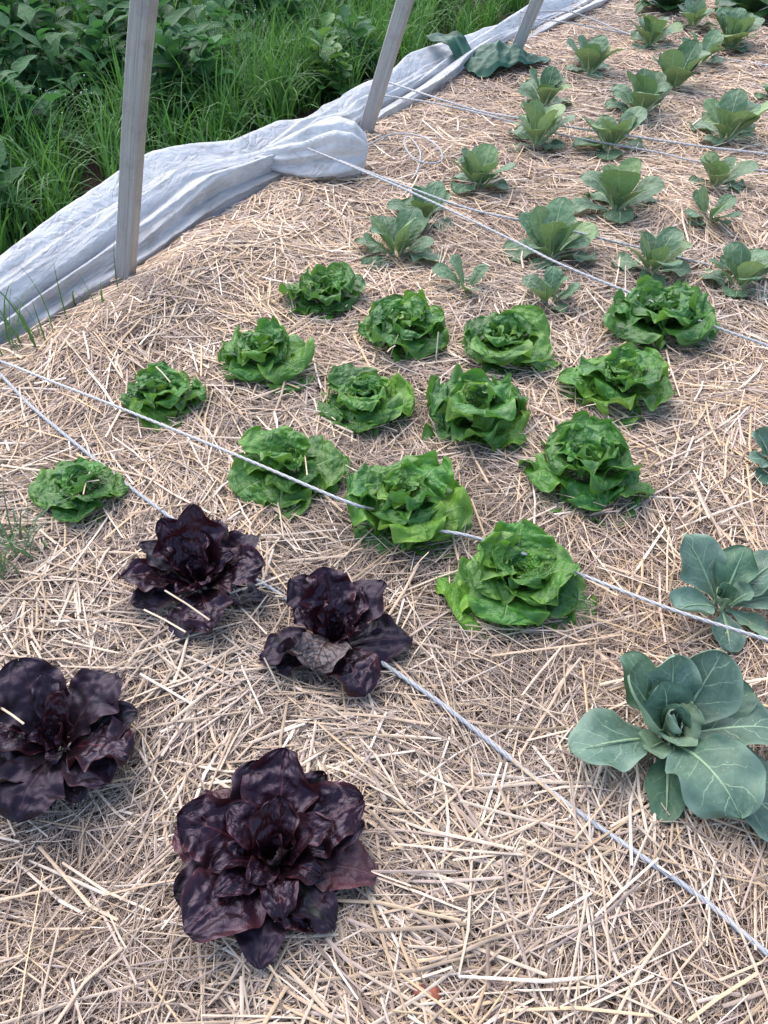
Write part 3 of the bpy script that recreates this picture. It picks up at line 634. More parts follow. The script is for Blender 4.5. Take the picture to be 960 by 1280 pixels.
PP = [
 (497, 306, 98, 56, 'pak choi with the lowest place on the left, just above the farthest left green lettuce', (5, 5, 4), 1., 1.),
 (583, 350, 60, 56, 'tiny pak choi with two or three spoon leaves, above the broad green lettuce', (3, 3, 2), 1., 1.25),
 (686, 362, 62, 62, 'small narrow pak choi right of the tiny one, below the two cords', (5, 4, 3), 1., 1.25),
 (530, 262, 80, 58, 'pak choi with two cords running above it, left end of its row', (5, 4, 3), 1., 1.05),
 (598, 221, 84, 50, 'pak choi beside the loose coil of string, left of the others', (5, 5, 4), 1., 1.),
 (687, 304, 104, 66, 'wide pak choi with a cord lying across its front leaves, in mid bed', (6, 5, 4), 1., 1.),
 (815, 324, 86, 60, 'pak choi standing right above the dark crinkled green lettuce', (5, 4, 3), 1., 1.05),
 (924, 340, 92, 72, 'pak choi at the right edge beside the dark crinkled green lettuce', (6, 5, 3), 1., 1.05),
 (770, 246, 98, 68, 'pak choi with a broad pale front leaf, standing left of a straw heap', (5, 5, 3), 1., 1.1),
 (884, 264, 72, 46, 'low pak choi right beside the straw heap, in front of a taller one', (4, 4, 2), 1., 1.),
 (893, 221, 64, 50, 'upright pak choi close behind the low one by the straw heap', (4, 4, 3), 1., 1.15),
 (671, 168, 78, 54, 'pak choi where the far cord reaches the plants, below the green tarp', (5, 5, 4), 1., 1.05),
 (762, 173, 84, 56, 'round broad leaved pak choi with the far cord at its right side', (6, 5, 3), 1.05, 1.),
 (906, 158, 94, 68, 'large pak choi at the right with the far cord running across its foot', (5, 5, 3), 1., 1.1),
 (679, 120, 64, 54, 'pak choi standing nearest to the green tarp', (5, 5, 4), 1., 1.1),
 (798, 130, 74, 58, 'upright pak choi in mid row between the round one and the tallest one', (4, 5, 4), 1., 1.15),
 (841, 96, 70, 62, 'tallest pak choi with long upright pointed leaves in the far rows', (5, 5, 4), 1., 1.2),
 (737, 78, 66, 52, 'compact pak choi in the far rows nearest to the plastic sheet', (5, 5, 4), 1., 1.1),
 (812, 47, 66, 42, 'pak choi farthest up its row, in front of the dark spinach', (5, 5, 4), 1., 1.05),
 (873, 70, 62, 46, 'pak choi tucked close in front of the dense bushy one', (4, 4, 3), 1., 1.05),
 (912, 46, 66, 52, 'dense bushy pak choi with many small leaves at the far right', (6, 7, 6), 1., 1.1),
 (966, 118, 44, 34, 'pak choi mostly beyond the right edge with a single leaf in view', (5, 4, 3), 1., 1.),
 (866, 26, 52, 30, 'small light pak choi at the foot of the dark spinach', (4, 4, 3), 1., 1.),
]
for i, (cx, cy, w, h, lb, n, bg, tl) in enumerate(PP): pak(400 + i, cx, cy, w, h, lb, n, bg, tl)

# dark spinach at the far end
SP = 'dark leafy spinach plants at the far end of the bed'
def spinach(seed, cx, cy, wpx, label, tall=1.):
    rng = np.random.RandomState(seed); b = place(cx, cy); rad = wpx / FPX * depth(b.x, b.y, b.z + .06) / 2
    root = empty('spinach_plant', b, label, 'spinach', SP)
    for q, (n, e0, e1, lf) in enumerate(((7, 35, -10, 1.), (7, 58, 10, 1.05), (6, 76, 40, .95))):
        for k in range(n):
            L = rad * lf * rng.uniform(.85, 1.2) * tall
            put_leaf(root, rng, (k + rng.uniform(-.3, .3)) * 6.283 / n + q, 'spinach', L=L, W=L * .34, e0=e0 + rng.uniform(-10, 10), e1=e1 + rng.uniform(-20, 15), cup=.4, ruf=.08, freq=1.6, blis=.005, nu=14, nv=9,
                     pet=.08, wmax=.5, curl=rng.uniform(-40, 0), bend=rng.uniform(-.3, .3), twist=rng.uniform(-.4, .4), pointed=.25)
spinach(501, 832, 16, 84, 'dark spinach behind the farthest pak choi, left of the other spinach', 1.1)
spinach(502, 935, 24, 96, 'dark spinach in the top right corner behind the bushy pak choi', 1.15)
spinach(503, 880, -12, 90, 'dark spinach at the top edge, between and behind the other two', 1.15)

# stalks tucked round and over the outer leaves
for (px_, py_, pz_, pr_, pn_) in SPOTS:
    n = pn_; a_ = rs.rand(n) * 6.283; d_ = pr_ * rs.uniform(.72, 1.2, n)
    add_batch(straw_batch(rs, px_ + d_ * np.cos(a_), py_ + d_ * np.sin(a_), rs.uniform(.05, .14, n), rs.uniform(.0018, .0042, n), pick(rs, n, (.28, .24, .15, .06, .08, .12, .07)),
                          rs.uniform(.010, .035, n), ang=a_ + 1.57 + rs.normal(0, .6, n), tilt=rs.normal(0, .10, n)))
off = 0; VV = []; FF = []; CC = []
for v, f, c in parts:
    VV.append(v); FF.append(f + off); CC.append(c); off += len(v)
so = mesh_obj('straw_mulch', np.concatenate(VV), np.concatenate(FF), M['straw'], col=np.concatenate(CC))
tag(so, 'pale loose straw mulch spread over the whole vegetable bed', 'straw', kind='stuff')
del VV, FF, CC, parts

# ------------------------------------------------------------------ metal hoops
HP = 'bare metal hoops of the low tunnel'
prof = np.array([(-.055, -.15), (0, 0), (.105, .29), (.208, .575), (.335, .90), (.50, 1.25), (.75, 1.62), (1.10, 1.95), (1.6, 2.18), (2.2, 2.27)])
prof = np.concatenate([prof, np.stack([4.4 - prof[-2::-1, 0], prof[-2::-1, 1]], -1)])
def crom(P, n):
    P = np.asarray(P, float); Q = np.concatenate([[2 * P[0] - P[1]], P, [2 * P[-1] - P[-2]]]); out = []
    for i in range(1, len(Q) - 2):
        t = np.linspace(0, 1, n, endpoint=False)[:, None]; a, b, c, d = Q[i - 1], Q[i], Q[i + 1], Q[i + 2]
        out.append(.5 * (2 * b + (c - a) * t + (2 * a - 5 * b + 4 * c - d) * t ** 2 + (3 * b - a - 3 * c + d) * t ** 3))
    return np.concatenate(out + [P[-1:]])
def hoop(px, py, label):
    b = place(px, py); z = b.z
    root = empty('tunnel_hoop', (b.x, b.y, z), label, 'tunnel hoop', HP)
    c = crom(prof, 6); c = c[c[:, 1] >= -.151]
    T = np.gradient(c, axis=0); T /= np.linalg.norm(T, axis=1)[:, None]
    Nn = np.stack([-T[:, 1], T[:, 0]], -1)
    a, d, bv = .034, .020, .005   # half depth in the hoop plane, half width along the row
    sec = [(-a + bv, -d), (a - bv, -d), (a, -d + bv), (a, -.006), (a - .0025, -.004), (a - .0025, .004), (a, .006), (a, d - bv), (a - bv, d), (-a + bv, d), (-a, d - bv), (-a, -d + bv)]
    # raised ribs along the broad faces
    sec = [(-a + bv, -d), (-.012, -d), (-.009, -d - .0015), (.009, -d - .0015), (.012, -d), (a - bv, -d), (a, -d + bv), (a, d - bv), (a - bv, d), (.012, d), (.009, d + .0015), (-.009, d + .0015), (-.012, d), (-a + bv, d), (-a, d - bv), (-a, -d + bv)]
    arc = np.concatenate([[0], np.cumsum(np.linalg.norm(np.diff(c, axis=0), axis=1))])
    V = []; UV = []
    for i in range(len(c)):
        for k, (q, w) in enumerate(sec):
            inn, up = c[i] + Nn[i] * q
            V.append((ID[0] * inn + RD[0] * w, ID[1] * inn + RD[1] * w, up)); UV.append((arc[i], k / len(sec)))
    o = mesh_obj('bent_tube', V, grid_faces(len(c), len(sec), True), M['metal'], root, uv=UV)
    o.data.polygons.foreach_set('use_smooth', np.zeros(len(o.data.polygons), bool))
    return root
hoop(156, 352, 'metal hoop nearest the camera, its foot in straw against the plastic')
hoop(456, 168, 'metal hoop with the tied bunch of plastic gathered at its foot')
hoop(641, 72, 'metal hoop farthest up the bed, beside the crumpled green tarp')
_p = xy(1.861 + 1.717 * 3, 0.)
_h4 = None

# ------------------------------------------------------------------ plastic sheet
S0, S1, NS, NTT = -.6, 10.5, 800, 150
s = np.linspace(S0, S1, NS); t = np.linspace(0, 1, NTT)
def keys(x, ks): a = np.array(ks); return np.interp(x, a[:, 0], a[:, 1])
ein = keys(s, [(-1, -.10), (1.2, -.07), (1.9, -.045), (2.5, -.05), (3.1, .0), (3.5, .04), (3.8, -.02), (4.6, .02), (5.2, .03), (6., .10), (6.6, .20), (11, .25)])
wid = keys(s, [(-1, .36), (1.3, .36), (1.8, .40), (2.1, .46), (2.5, .50), (2.9, .42), (3.4, .38), (4.6, .40), (5.5, .34), (11, .36)])
hei = keys(s, [(-1, .13), (1.3, .15), (1.7, .18), (2.0, .185), (2.3, .185), (2.55, .195), (2.75, .165), (3.0, .14), (3.3, .175), (3.7, .125), (4.0, .125), (4.4, .12), (4.8, .145), (5.4, .12), (11, .12)])
SS, TT = np.meshgrid(s, t, indexing='ij')
def ridge(x): return 1 - np.abs(2 * (x - np.floor(x)) - 1)
def billow(x): return np.abs(np.sin(np.pi * x)) ** .55
a = TT * np.pi
pe = np.cos(a); pz = np.sin(a) ** .75
wx = .45 * fnoise(SS * .9 + 1, TT * 1.5, 2); wy = .9 * fnoise(SS * .8 + 9, TT * 1.2 + 3, 2)
fold = .13 * (ridge(TT * 2.4 - SS * .42 + wy) - .5) + .10 * (ridge(TT * 5.2 - SS * .34 + 1.3 * wy + wx) - .5)
fold += .05 * (ridge(TT * 8.5 - SS * .8 + 1.9 * wx + .8 * wy) ** 1.4 - .4) * sstep(.3, .65, vnoise(SS * 1.1, TT * 3))
d1, d2 = worley(SS * 1.2 + wx, TT * 6.5 - SS * .5 + wy); fold += .075 * (d1 - .4)
d1, d2 = worley(SS * 2.6 + 11, TT * 14. - SS * 1.3 + 2 * wx); fold += .028 * (d1 - .4)
env = sstep(0, .10, TT) * sstep(1, .9, TT)
rr = 1 + fold * env * np.clip(.55 / (hei[:, None] + .02), 2.2, 4.2)
E = ein[:, None] - wid[:, None] * .5 + wid[:, None] * .5 * pe * rr
gx_, gy_ = xy(SS, E)
Z = H(gx_, gy_) * (1 - pz) + (-.06) * pz - .02 + hei[:, None] * pz * rr
V = np.stack([gx_, gy_, Z], -1).reshape(-1, 3)
roll = mesh_obj('plastic_sheet', V, grid_faces(NS, NTT)[:, ::-1], M['plastic'], uv=np.stack([SS, TT], -1).reshape(-1, 2))
tag(roll, 'long gathered roll of milky white plastic sheet lying along the bed edge', 'plastic sheet')
# the bunch tied at the second hoop
pa = at(300, 205, .02); pb = at(461, 199, .07); ax_ = pb - pa; Lb = ax_.length; ax_ /= Lb
sd_ = np.array((ax_.y, -ax_.x, 0)); up_ = np.array((0, 0, 1.))
na, nb = 120, 90
th = np.linspace(0, 2 * np.pi, na, endpoint=False); ph = np.linspace(0, 1, nb)
PH, TH = np.meshgrid(ph, th, indexing='ij')
prf = np.interp(PH, [0, .12, .35, .6, .78, .90, .97, 1.0], [0., .035, .080, .118, .132, .108, .06, 0.])
cx_ = np.cos(TH) * 1.6; cy_ = np.sin(TH) * 1.6
wd1, wd2 = worley(PH * 3.5 + 4, TH * 8 / 6.283 + 1.2 * PH)
tw_ = TH / 6.283 + .22 * PH + .06 * np.sin(PH * 5)
plt = .34 * (ridge(tw_ * 6) - .5) * sstep(.15, .6, PH) + .17 * (ridge(tw_ * 11 + .5) - .5) + .22 * (wd1 - .4) + .25 * fnoise(cx_ + 7, cy_ + PH * 3, 2)
rad_ = prf * (1 + plt * sstep(0, .3, PH))
Pb = np.array(pa)[None, None] + np.array(ax_)[None, None] * (PH * Lb)[..., None] + sd_ * (rad_ * np.cos(TH) * .95)[..., None] + up_ * (rad_ * np.sin(TH) * 1.0 + .045 * PH)[..., None]
bunch = mesh_obj('tied_bunch', Pb.reshape(-1, 3), grid_faces(nb, na, True), M['plastic'], roll,
                 uv=np.stack([3 + PH * .7, .42 + .5 * np.abs(TH / 6.283 - .5)], -1).reshape(-1, 2))

# green tarp crumpled on the plastic beside the third hoop
n1, n2 = 60, 144
RHO, TH = np.meshgrid(np.linspace(0, 1, n1), np.linspace(0, 2 * np.pi, n2, endpoint=False), indexing='ij')
b = place(622, 88)
def lobe(a, w): return np.exp(-((np.angle(np.exp(1j * (TH - R(a)))) / R(w)) ** 2))
rad_ = (.165 + .13 * lobe(12, 22) + .25 * lobe(155, 24) + .05 * lobe(230, 30) + .05 * fnoise(np.cos(TH) * 2 + 5, np.sin(TH) * 2, 3)) * RHO
lx = rad_ * np.cos(TH) * 1.12; ly = rad_ * np.sin(TH)
X = b.x + lx; Y = b.y + ly + .03
s_, e_ = se(X, Y)
d1, d2 = worley(lx * 9 + 3, ly * 9 + 8); d3, _ = worley(lx * 19 + 3, ly * 19 + 1)
hh = .085 * np.clip(1 - (np.hypot(lx, ly) / .21) ** 2, 0, 1) + .05 * (d1 - .15) * (1 - .55 * RHO) + .020 * d3 + .035 * (ridge(lx * 6 + ly * 3 + 1.5 * fnoise(lx * 5, ly * 5, 2)) - .4) * (1 - .6 * RHO)
hh = np.maximum(hh, .008) + .135 * sstep(.02, -.14, e_)
tarp = mesh_obj('green_tarp', np.stack([X, Y, np.maximum(H(X, Y), -.03) + hh + .012], -1).reshape(-1, 3), grid_faces(n1, n2, True), M['cloth'])
tag(tarp, 'crumpled dark green tarp lying on the plastic by the farthest hoop', 'tarp')
md = tarp.modifiers.new('thickness', 'SOLIDIFY'); md.thickness = .004

# ------------------------------------------------------------------ ropes
def rope(name, pix, r, mat, label, pitch=.022, group='white cords across the bed', raw=None, cat='rope'):
    P = [tuple(at(x, y, h)) for x, y, h in pix] if raw is None else raw
    c = crom(P, 40); L = np.concatenate([[0], np.cumsum(np.linalg.norm(np.diff(c, axis=0), axis=1))])
    n = int(max(60, min(1400, L[-1] / (r * 1.1)))); l = np.linspace(0, L[-1], n)
    c = np.stack([np.interp(l, L, c[:, k]) for k in range(3)], -1)
    V, F = tube_geo(c, r, 12); V = V.reshape(n, 12, 3)
    th = np.linspace(0, 2 * np.pi, 12, endpoint=False)
    k = 1 + .13 * np.cos(3 * (th[None] - 2 * np.pi * l[:, None] / (pitch * 3)))
    V = c[:, None] + (V - c[:, None]) * k[..., None]
    uv = np.stack([np.repeat(l / pitch, 12), np.tile(th / 6.283, n)], -1)
    o = mesh_obj(name, V.reshape(-1, 3), F, M[mat], uv=uv); tag(o, label, cat, group); return o
def lie(px, py, d=.018):
    b = place(px, py); return (px, py, b.z + d)
rope('rope', [lie(-150, 330, .02), lie(-60, 412), lie(0, 468), lie(37, 506), lie(90, 551), lie(165, 611), lie(227, 657), lie(300, 712), lie(345, 740), lie(420, 790), lie(487, 835), lie(560, 886), lie(650, 958), lie(720, 1013), lie(800, 1069), lie(880, 1125), lie(960, 1192), lie(1060, 1262)],
     .0048, 'rope_grey', 'thick grey white braided rope on the straw, running behind and under the dark lettuces')
rope('rope', [lie(-90, 418), (15, 457, .06), (65, 477, .09), (150, 510, .10), (300, 571, .11), (425, 624, .10), (470, 638, .07), (510, 651, .06), (545, 662, .07), (582, 669, .075), (615, 679, .06), (650, 690, .085), (690, 705, .06), (720, 716, .075), (840, 762, .085), (960, 800, .07), (1120, 850, .05)],
     .0038, 'rope', 'white braided cord stretched over the green lettuces and the small cabbage')
rope('rope', [(385, 186, .20), (425, 202, .18), (520, 243, .15), (640, 300, .12), (700, 330, .11), (790, 367, .09), (885, 405, .08), (960, 432, .06), (1100, 480, .03)],
     .0041, 'rope', 'white cord from the plastic bunch to the dark crinkled lettuce, lower of the pair')
rope('rope', [(425, 201, .18), (505, 232, .14), (590, 262, .11), (690, 283, .09), (780, 305, .06), lie(890, 332)],
     .0040, 'rope', 'white cord from the plastic bunch ending in the straw heap, upper of the pair')
rope('rope', [(470, 98, .10), (492, 105, .10), (553, 125, .10), (600, 139, .08), (650, 148, .08), (720, 160, .07), (802, 172, .07), (884, 184, .07), (960, 193, .06), (1080, 212, .04)],
     .0046, 'rope', 'white cord from the middle of the plastic to the far pak choi at the right')
rope('rope', [(468, 117, .10), (490, 121, .10), (537, 128, .10), (597, 141, .08), (700, 168, .04), (820, 190, .035), (867, 201, .03), lie(960, 214), lie(1050, 226)],
     .0040, 'rope', 'thin string lying close below the far cord, partly sunk in straw')
rope('rope', [(650, 15, .12), (665, 15, .11), (707, 14, .09), (740, 24, .05), lie(790, 44), lie(850, 58), lie(903, 72), lie(960, 82), lie(1040, 96)],
     .0044, 'rope', 'white cord across the far pak choi rows, upper one beyond the farthest hoop')
rope('rope', [(650, 22, .11), (662, 23, .10), (707, 28, .08), (750, 36, .04), lie(782, 42)],
     .0040, 'rope', 'short string from the plastic beyond the farthest hoop, lower one')
rope('string_coil', [lie(458, 182, .02), lie(490, 168, .03), lie(525, 170, .05), lie(548, 184, .05), lie(552, 200, .03), lie(535, 204, .03), lie(515, 196, .04), lie(505, 178, .05), lie(512, 172, .05), lie(525, 190, .03), lie(522, 212, .02), lie(515, 224, .01)],
     .0034, 'rope', 'loose loop of white string lying on the straw by the second hoop', group='loose string', cat='string')

# ------------------------------------------------------------------ plants outside the bed
def grass_batch(rs, cx, cy, L, w, col, lean, ang):
    n = len(cx); K = 6; u = np.linspace(0, 1, K)
    el = np.radians(88 - lean[:, None] * u[None] ** 1.4)
    el0 = rs.normal(0, .16, n)[:, None]
    st = L[:, None] / (K - 1)
    hor = np.concatenate([np.zeros((n, 1)), np.cumsum(np.cos(el[:, 1:] - el0) * st, 1)], 1); ver = np.concatenate([np.zeros((n, 1)), np.cumsum(np.sin(el[:, 1:] - el0) * st, 1)], 1)
    P = np.stack([cx[:, None] + hor * np.cos(ang)[:, None], cy[:, None] + hor * np.sin(ang)[:, None], H(cx, cy)[:, None] - .02 + ver], -1)
    wd = w[:, None] * np.clip(1.05 - u[None] ** 2, .03, 1) * .5
    tw = ang[:, None] + np.pi / 2 + rs.normal(0, .5, n)[:, None]
    lat = np.stack([np.cos(tw), np.sin(tw), 0 * tw], -1)
    V = np.stack([P - lat * wd[..., None], P + np.stack([0 * wd, 0 * wd, -wd * .35], -1), P + lat * wd[..., None]], 2)
    f = np.array([[r * 3 + k, (r + 1) * 3 + k, (r + 1) * 3 + k + 1, r * 3 + k + 1] for r in range(K - 1) for k in range(2)])
    F = ((np.arange(n) * K * 3)[:, None, None] + f[None]).reshape(-1, 4)
    return V.reshape(-1, 3), F, np.repeat(col, K * 3, axis=0)
rs = np.random.RandomState(23)
GV, GF, GC = [], [], []; off = 0
def grow(n, s0, s1, e0, e1, Lr, wr, clump, c0, c1):
    global off
    m = max(1, n // clump)
    ss = rs.uniform(s0, s1, m); ee = rs.uniform(e0, e1, m)
    k = fnoise(ss * 1.3 + 2, ee * 1.3 + 7, 2) > np.where(ss > 3.2, -.4, -.14)
    ss, ee = ss[k], ee[k]; m = len(ss)
    ss = np.repeat(ss, clump) + rs.normal(0, .035, m * clump); ee = np.repeat(ee, clump) + rs.normal(0, .035, m * clump)
    lf = np.repeat(rs.uniform(.7, 1.15, m), clump)
    ee = np.minimum(ee, e1 + .02); x, y = xy(ss, ee); q = len(x)
    col = np.array(c0) + (np.array(c1) - np.array(c0)) * np.clip(rs.rand(q)[:, None] * .6 + np.repeat(rs.rand(m), clump)[:, None] * .5, 0, 1)
    v, f, c = grass_batch(rs, x, y, rs.uniform(*Lr, q) * lf, rs.uniform(*wr, q), col, rs.uniform(15, 125, q), rs.rand(q) * 6.283)
    GV.append(v); GF.append(f + off); GC.append(c); off += len(v)
grow(5200, .6, 6.5, -1.35, -.66, (.22, .50), (.006, .013), 26, (.036, .128, .030), (.105, .25, .062))
grow(1800, 2.9, 9.5, -.7, -.42, (.15, .40), (.006, .012), 20, (.034, .120, .024), (.095, .24, .050))
grow(5200, 2.4, 9.0, -2.6, -.62, (.25, .58), (.006, .013), 26, (.034, .120, .030), (.095, .23, .058))
grow(6000, 3.0, 12.0, -6.5, -1.6, (.3, .75), (.008, .016), 22, (.045, .135, .026), (.14, .27, .06))
grow(3000, -1.0, 3.0, -4.5, -.9, (.2, .45), (.006, .012), 22, (.034, .12, .026), (.095, .23, .05))
gr = mesh_obj('grass', np.concatenate(GV), np.concatenate(GF), M['grass'], col=np.concatenate(GC))
tag(gr, 'long lush green grass growing between the weeds outside the bed', 'grass', kind='stuff')
# small tufts inside the bed at the left edge
def tuft(px, py, n, Lr, label, col, lean=(20, 80), spread=.03):
    b = place(px, py); q = n; rr_ = np.random.RandomState(int(px * 3 + py))
    x = b.x + rr_.normal(0, spread, q); y = b.y + rr_.normal(0, spread, q)
    c = np.array(col)[None] * rr_.uniform(.7, 1.3, q)[:, None]
    v, f, cc = grass_batch(rr_, x, y, rr_.uniform(*Lr, q), rr_.uniform(.004, .008, q), c, rr_.uniform(*lean, q), rr_.rand(q) * 6.283)
    o = mesh_obj('grass_tuft', v, f, M['grass'], col=cc); tag(o, label, 'grass tuft', 'grass tufts at the left edge of the bed')
tuft(16, 436, 30, (.14, .38), 'green grass tuft against the lower end of the plastic sheet', (.06, .14, .055), spread=.05)
tuft(112, 384, 8, (.10, .22), 'few thin grass blades just left of the nearest hoop foot', (.07, .15, .06), spread=.06)
tuft(14, 700, 34, (.12, .30), 'grey green grass tuft in the straw at the left photo edge', (.085, .15, .085), (40, 120), spread=.05)

WG = 'broad leaved weeds beyond the plastic sheet'
def weed(seed, px, py, h, wd, nst, label, mat='weed', leafL=.16, wf=.24, name='weed_plant', basal=0, pointed=.8, per=7):
    """stems carrying alternate pointed leaves; (px,py) is where it stands on the ground"""
    rng = np.random.RandomState(seed); b = at(px, py, -.09)
    s_, e_ = se(b.x, b.y)
    b.z = hz(b.x, b.y) - .01
    root = empty(name, b, label, 'weed', WG)
    LV, LF, LU = [], [], []; o_ = 0; SV, SF = [], []; so_ = 0
    def addleaf(org, az, L, e0, e1):
        nonlocal o_
        V, F, uv, _ = leaf_geo(rng, L=L, W=L * wf, e0=e0, e1=e1, cup=rng.uniform(.2, .7), ruf=.06, freq=1.5, blis=.003, nu=12, nv=7, pet=.10, wmax=.38, curl=rng.uniform(-35, 5), bend=rng.uniform(-.3, .3), twist=rng.uniform(-.5, .5), pointed=pointed)
        V = rotz(V, az, org); LV.append(V); LF.append(F + o_); LU.append(uv); o_ += len(V)
    for i in range(nst):
        a = rng.uniform(0, 6.283); d = rng.uniform(0, 1) ** .7; hh = h * rng.uniform(.6, 1.05) * (1 - .3 * d)
        P0 = np.array((math.cos(a) * d * wd * .35, math.sin(a) * d * wd * .35, -.02)); P1 = np.array((math.cos(a) * d * wd * .8, math.sin(a) * d * wd * .8, hh))
        c = crom([P0, (P0 + P1) / 2 + np.array((-math.cos(a), -math.sin(a), .3)) * .04, P1], 8)
        v, f = tube_geo(c, np.linspace(.006, .002, len(c)), 6); SV.append(v); SF.append(f + so_); so_ += len(v)
        az = rng.uniform(0, 6.283)
        for k in range(per):
            q = .15 + .85 * (k + .5) / per; az += 2.4 + rng.uniform(-.4, .4)
            org = c[int(q * (len(c) - 1))]
            addleaf(org, az, leafL * (1.15 - .5 * q) * rng.uniform(.75, 1.2), 35 + rng.uniform(-15, 25), -15 + rng.uniform(-25, 25) + 30 * q)
    for k in range(basal):
        addleaf((0, 0, 0), rng.uniform(0, 6.283), leafL * rng.uniform(.8, 1.4), 62 + rng.uniform(-25, 20), 10 + rng.uniform(-35, 30))
    mesh_obj('foliage', np.concatenate(LV), np.concatenate(LF), M[mat], root, uv=np.concatenate(LU))
    if SV: mesh_obj('stems', np.concatenate(SV), np.concatenate(SF), M['stem'], root)
    return root
# (pixel x, pixel y of foot, height, spread, stems, leaf length)
weed(601, -40, 300, .50, .30, 6, 'weed with large drooping dark leaves at the left photo edge beside the plastic', 'weed', 0.317, .22, basal=6)
weed(602, 100, 150, .62, .42, 13, 'tall dark leaved weed left of the nearest hoop, above the grass', 'weed', 0.224, .26)
weed(603, 30, 150, .60, .36, 9, 'tall pointed leaved weed at the upper left photo edge', 'weed', 0.224, .22)
weed(604, 225, 160, .60, .34, 10, 'tall weed with broad drooping leaves right of the nearest hoop', 'weed', 0.277, .26, basal=3)
weed(605, 150, 95, .70, .44, 12, 'tall dark weed directly behind the nearest hoop', 'weed', 0.224, .28)
weed(606, 402, 118, .42, .26, 6, 'low bushy weed with round leaves left of the second hoop', 'weed_light', 0.185, .34, basal=16, pointed=.3)
weed(607, 445, 92, .38, .24, 5, 'low round leaved weed hidden partly behind the second hoop', 'weed', 0.185, .36, basal=14, pointed=.3)
weed(608, 270, 78, .40, .30, 6, 'mid height weed behind the long grass between the first two hoops', 'weed', 0.211, .30, basal=6)
weed(609, 400, 30, .46, .40, 8, 'dark weed at the top edge left of the second hoop', 'weed', 0.224, .30, basal=6)
weed(610, 520, 20, .40, .34, 8, 'dark weed at the top edge right of the second hoop', 'weed', 0.198, .30, basal=6)
weed(611, 5, 60, .60, .40, 9, 'light green weed in the upper left corner', 'weed_light', 0.198, .24)
weed(612, 590, -20, .40, .36, 8, 'dark weed at the top edge between the second and third hoops', 'weed', 0.198, .32, basal=8)
weed(613, 330, 10, .55, .42, 10, 'dark leafy weed at the top edge above the flowering stems', 'weed', 0.224, .30, basal=4)
weed(614, 215, 30, .62, .40, 10, 'dark weed at the top edge just right of the nearest hoop', 'weed', 0.224, .28)
weed(615, 95, 25, .72, .44, 11, 'dark weed at the top edge between corner and hoop', 'weed', 0.224, .28)
weed(616, 460, -30, .55, .44, 10, 'dense weed behind the top edge beyond the second hoop', 'weed', 0.224, .30, basal=4)
weed(617, 345, 100, .28, .2, 3, 'small light weed among the long grass', 'weed_light', 0.158, .3, basal=8)
weed(618, 15, 262, .22, .2, 3, 'low weed beside the plastic at the left photo edge', 'weed', 0.172, .4, basal=9, pointed=.4)
weed(619, 670, -45, .40, .36, 8, 'dark weed beyond the third hoop, its tips at the top edge', 'weed', 0.198, .32, basal=8)
weed(620, 60, 60, .80, .50, 14, 'tall dense weed near the top left, behind the pointed leaved one', 'weed', 0.264, .26)
weed(621, 290, -30, .75, .55, 14, 'tall dense weed above the top edge between the first two hoops', 'weed', 0.264, .28)
weed(622, 390, -70, .75, .55, 14, 'tall weed standing behind the dark weed at the top edge', 'weed', 0.264, .28)
weed(623, 185, -40, .85, .55, 14, 'tallest weed behind the nearest hoop at the top edge', 'weed', 0.264, .28)
weed(624, 255, 118, .42, .24, 6, 'weed with wide low leaves just right of the nearest hoop', 'weed', 0.290, .28, basal=6)
weed(625, -20, 215, .48, .30, 8, 'dark pointed weed at the left photo edge above the low one', 'weed', 0.264, .26, basal=3)
weed(626, 40, 120, .78, .46, 13, 'leafy weed at the far left above the grass clump, its leaves broad and dark', 'weed', .27, .28, per=8)
weed(627, 205, 100, .76, .42, 12, 'bushy dark weed crossing behind the nearest hoop at mid height', 'weed', .27, .30, per=8)
weed(628, 320, 50, .62, .40, 9, 'broad leaved weed behind the flowering stems, lower than its neighbours', 'weed', .25, .32, per=7, basal=4)
weed(629, 480, -5, .55, .40, 9, 'broad leaved weed at the top edge close to the second hoop', 'weed', .24, .32, per=7, basal=4)
weed(630, 250, 150, .50, .30, 9, 'dark leafy weed close behind the plastic, right of the nearest hoop', 'weed', .25, .30, per=8, basal=4)
weed(631, 25, 205, .58, .34, 10, 'broad leaved weed left of the grass clump, leaning towards the plastic', 'weed', .27, .28, per=7, basal=4)
weed(632, 350, 60, .58, .40, 10, 'leafy weed rising from the long grass between the hoops', 'weed', .24, .30, per=8, basal=2)
weed(633, 150, 140, .55, .30, 9, 'leafy weed seen on both sides of the nearest hoop', 'weed', .24, .30, per=8)
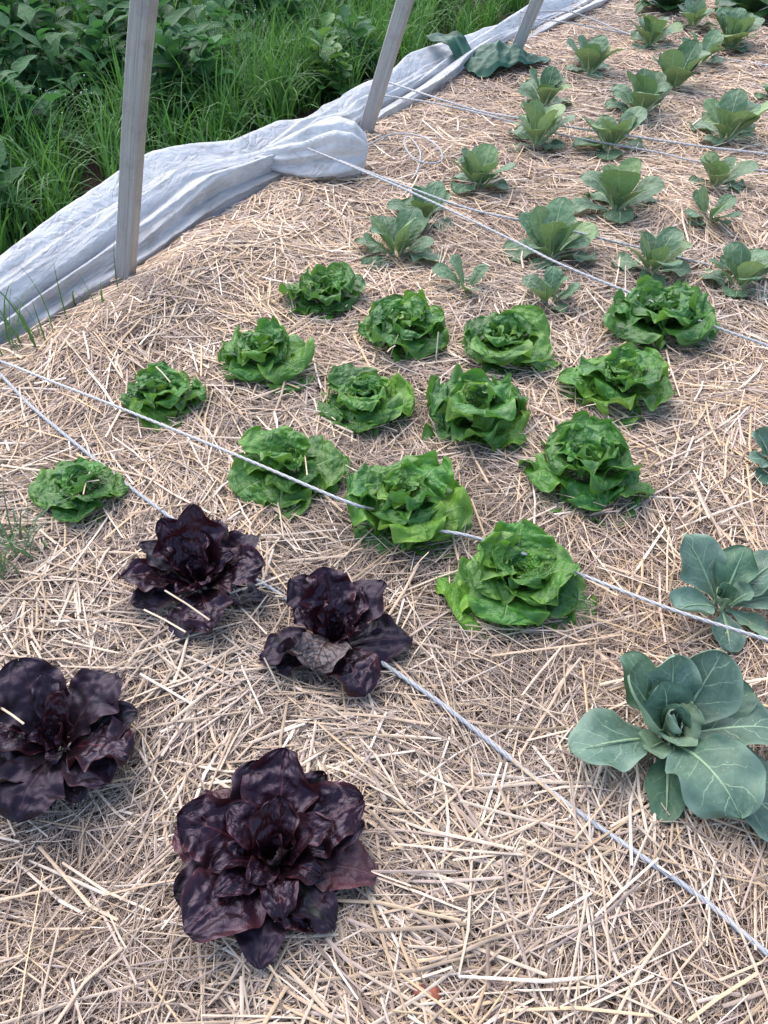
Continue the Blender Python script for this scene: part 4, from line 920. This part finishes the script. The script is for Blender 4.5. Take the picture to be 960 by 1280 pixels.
# thin flowering stems
def flower(seed, px, py, h, label):
    rng = np.random.RandomState(seed); b = at(px, py, -.09); b.z = hz(b.x, b.y)
    root = empty('flowering_weed', b, label, 'weed', 'thin weeds with tiny white flowers')
    SV, SF, o_ = [], [], 0; PV, PF, po = [], [], 0
    for k in range(5):
        a = rng.uniform(0, 6.283); top = np.array((math.cos(a) * .1, math.sin(a) * .1, h * rng.uniform(.75, 1.05)))
        c = crom([(0, 0, -.02), top * .5 + np.array((0, 0, .03)), top], 8)
        v, f = tube_geo(c, np.linspace(.0025, .001, len(c)), 5); SV.append(v); SF.append(f + o_); o_ += len(v)
        for q in range(10):
            p = c[int(len(c) * .55 + rng.uniform(0, len(c) * .44))] + rng.normal(0, .014, 3)
            r = rng.uniform(.002, .004); tt = np.linspace(0, 6.283, 7)[:-1]; ax = rng.normal(0, 1, 3); ax[2] += 1.5; ax /= np.linalg.norm(ax); x_ = np.cross(ax, (1, .2, 0)); x_ /= np.linalg.norm(x_); y_ = np.cross(ax, x_)
            ring = p + r * (np.cos(tt)[:, None] * x_ + np.sin(tt)[:, None] * y_) + ax * r * .5
            V = np.concatenate([[p], ring]); PV.append(V); PF += [[po, po + 1 + i, po + 1 + (i + 1) % 6] for i in range(6)]; po += 7
    mesh_obj('stems', np.concatenate(SV), np.concatenate(SF), M['stem'], root)
    mesh_obj('flowers', np.concatenate(PV), PF, M['petal'], root)
flower(701, 106, 200, .36, 'thin weed with white flowers in the grass left of the nearest hoop')
flower(702, 268, 110, .42, 'thin weed with white flowers right of the nearest hoop')
flower(703, 330, 85, .40, 'thin weed with white flowers midway between the first two hoops')
# a few red soil clods showing through the thin straw at the bottom
def clod(px, py, r, label):
    b = place(px, py); rng = np.random.RandomState(int(px))
    th = np.linspace(0, 2 * np.pi, 14, endpoint=False); ph = np.linspace(0, np.pi, 9); PHI, THE = np.meshgrid(ph, th, indexing='ij')
    q = r * (1 + .5 * fnoise(np.cos(THE) * 1.5 + px, PHI * 1.5 + np.sin(THE), 2))
    V = np.stack([q * np.sin(PHI) * np.cos(THE), q * np.sin(PHI) * np.sin(THE), q * .7 * np.cos(PHI)], -1).reshape(-1, 3)
    o = mesh_obj('soil_clod', V, grid_faces(9, 14, True)[:, ::-1], M['clod']); o.location = (b.x, b.y, b.z + .012); tag(o, label, 'soil clod', 'red soil clods')
clod(523, 1240, .010, 'small bright red soil clod in the thin straw at the bottom edge')
clod(540, 1246, .013, 'dark red soil clod right of the bright one at the bottom edge')
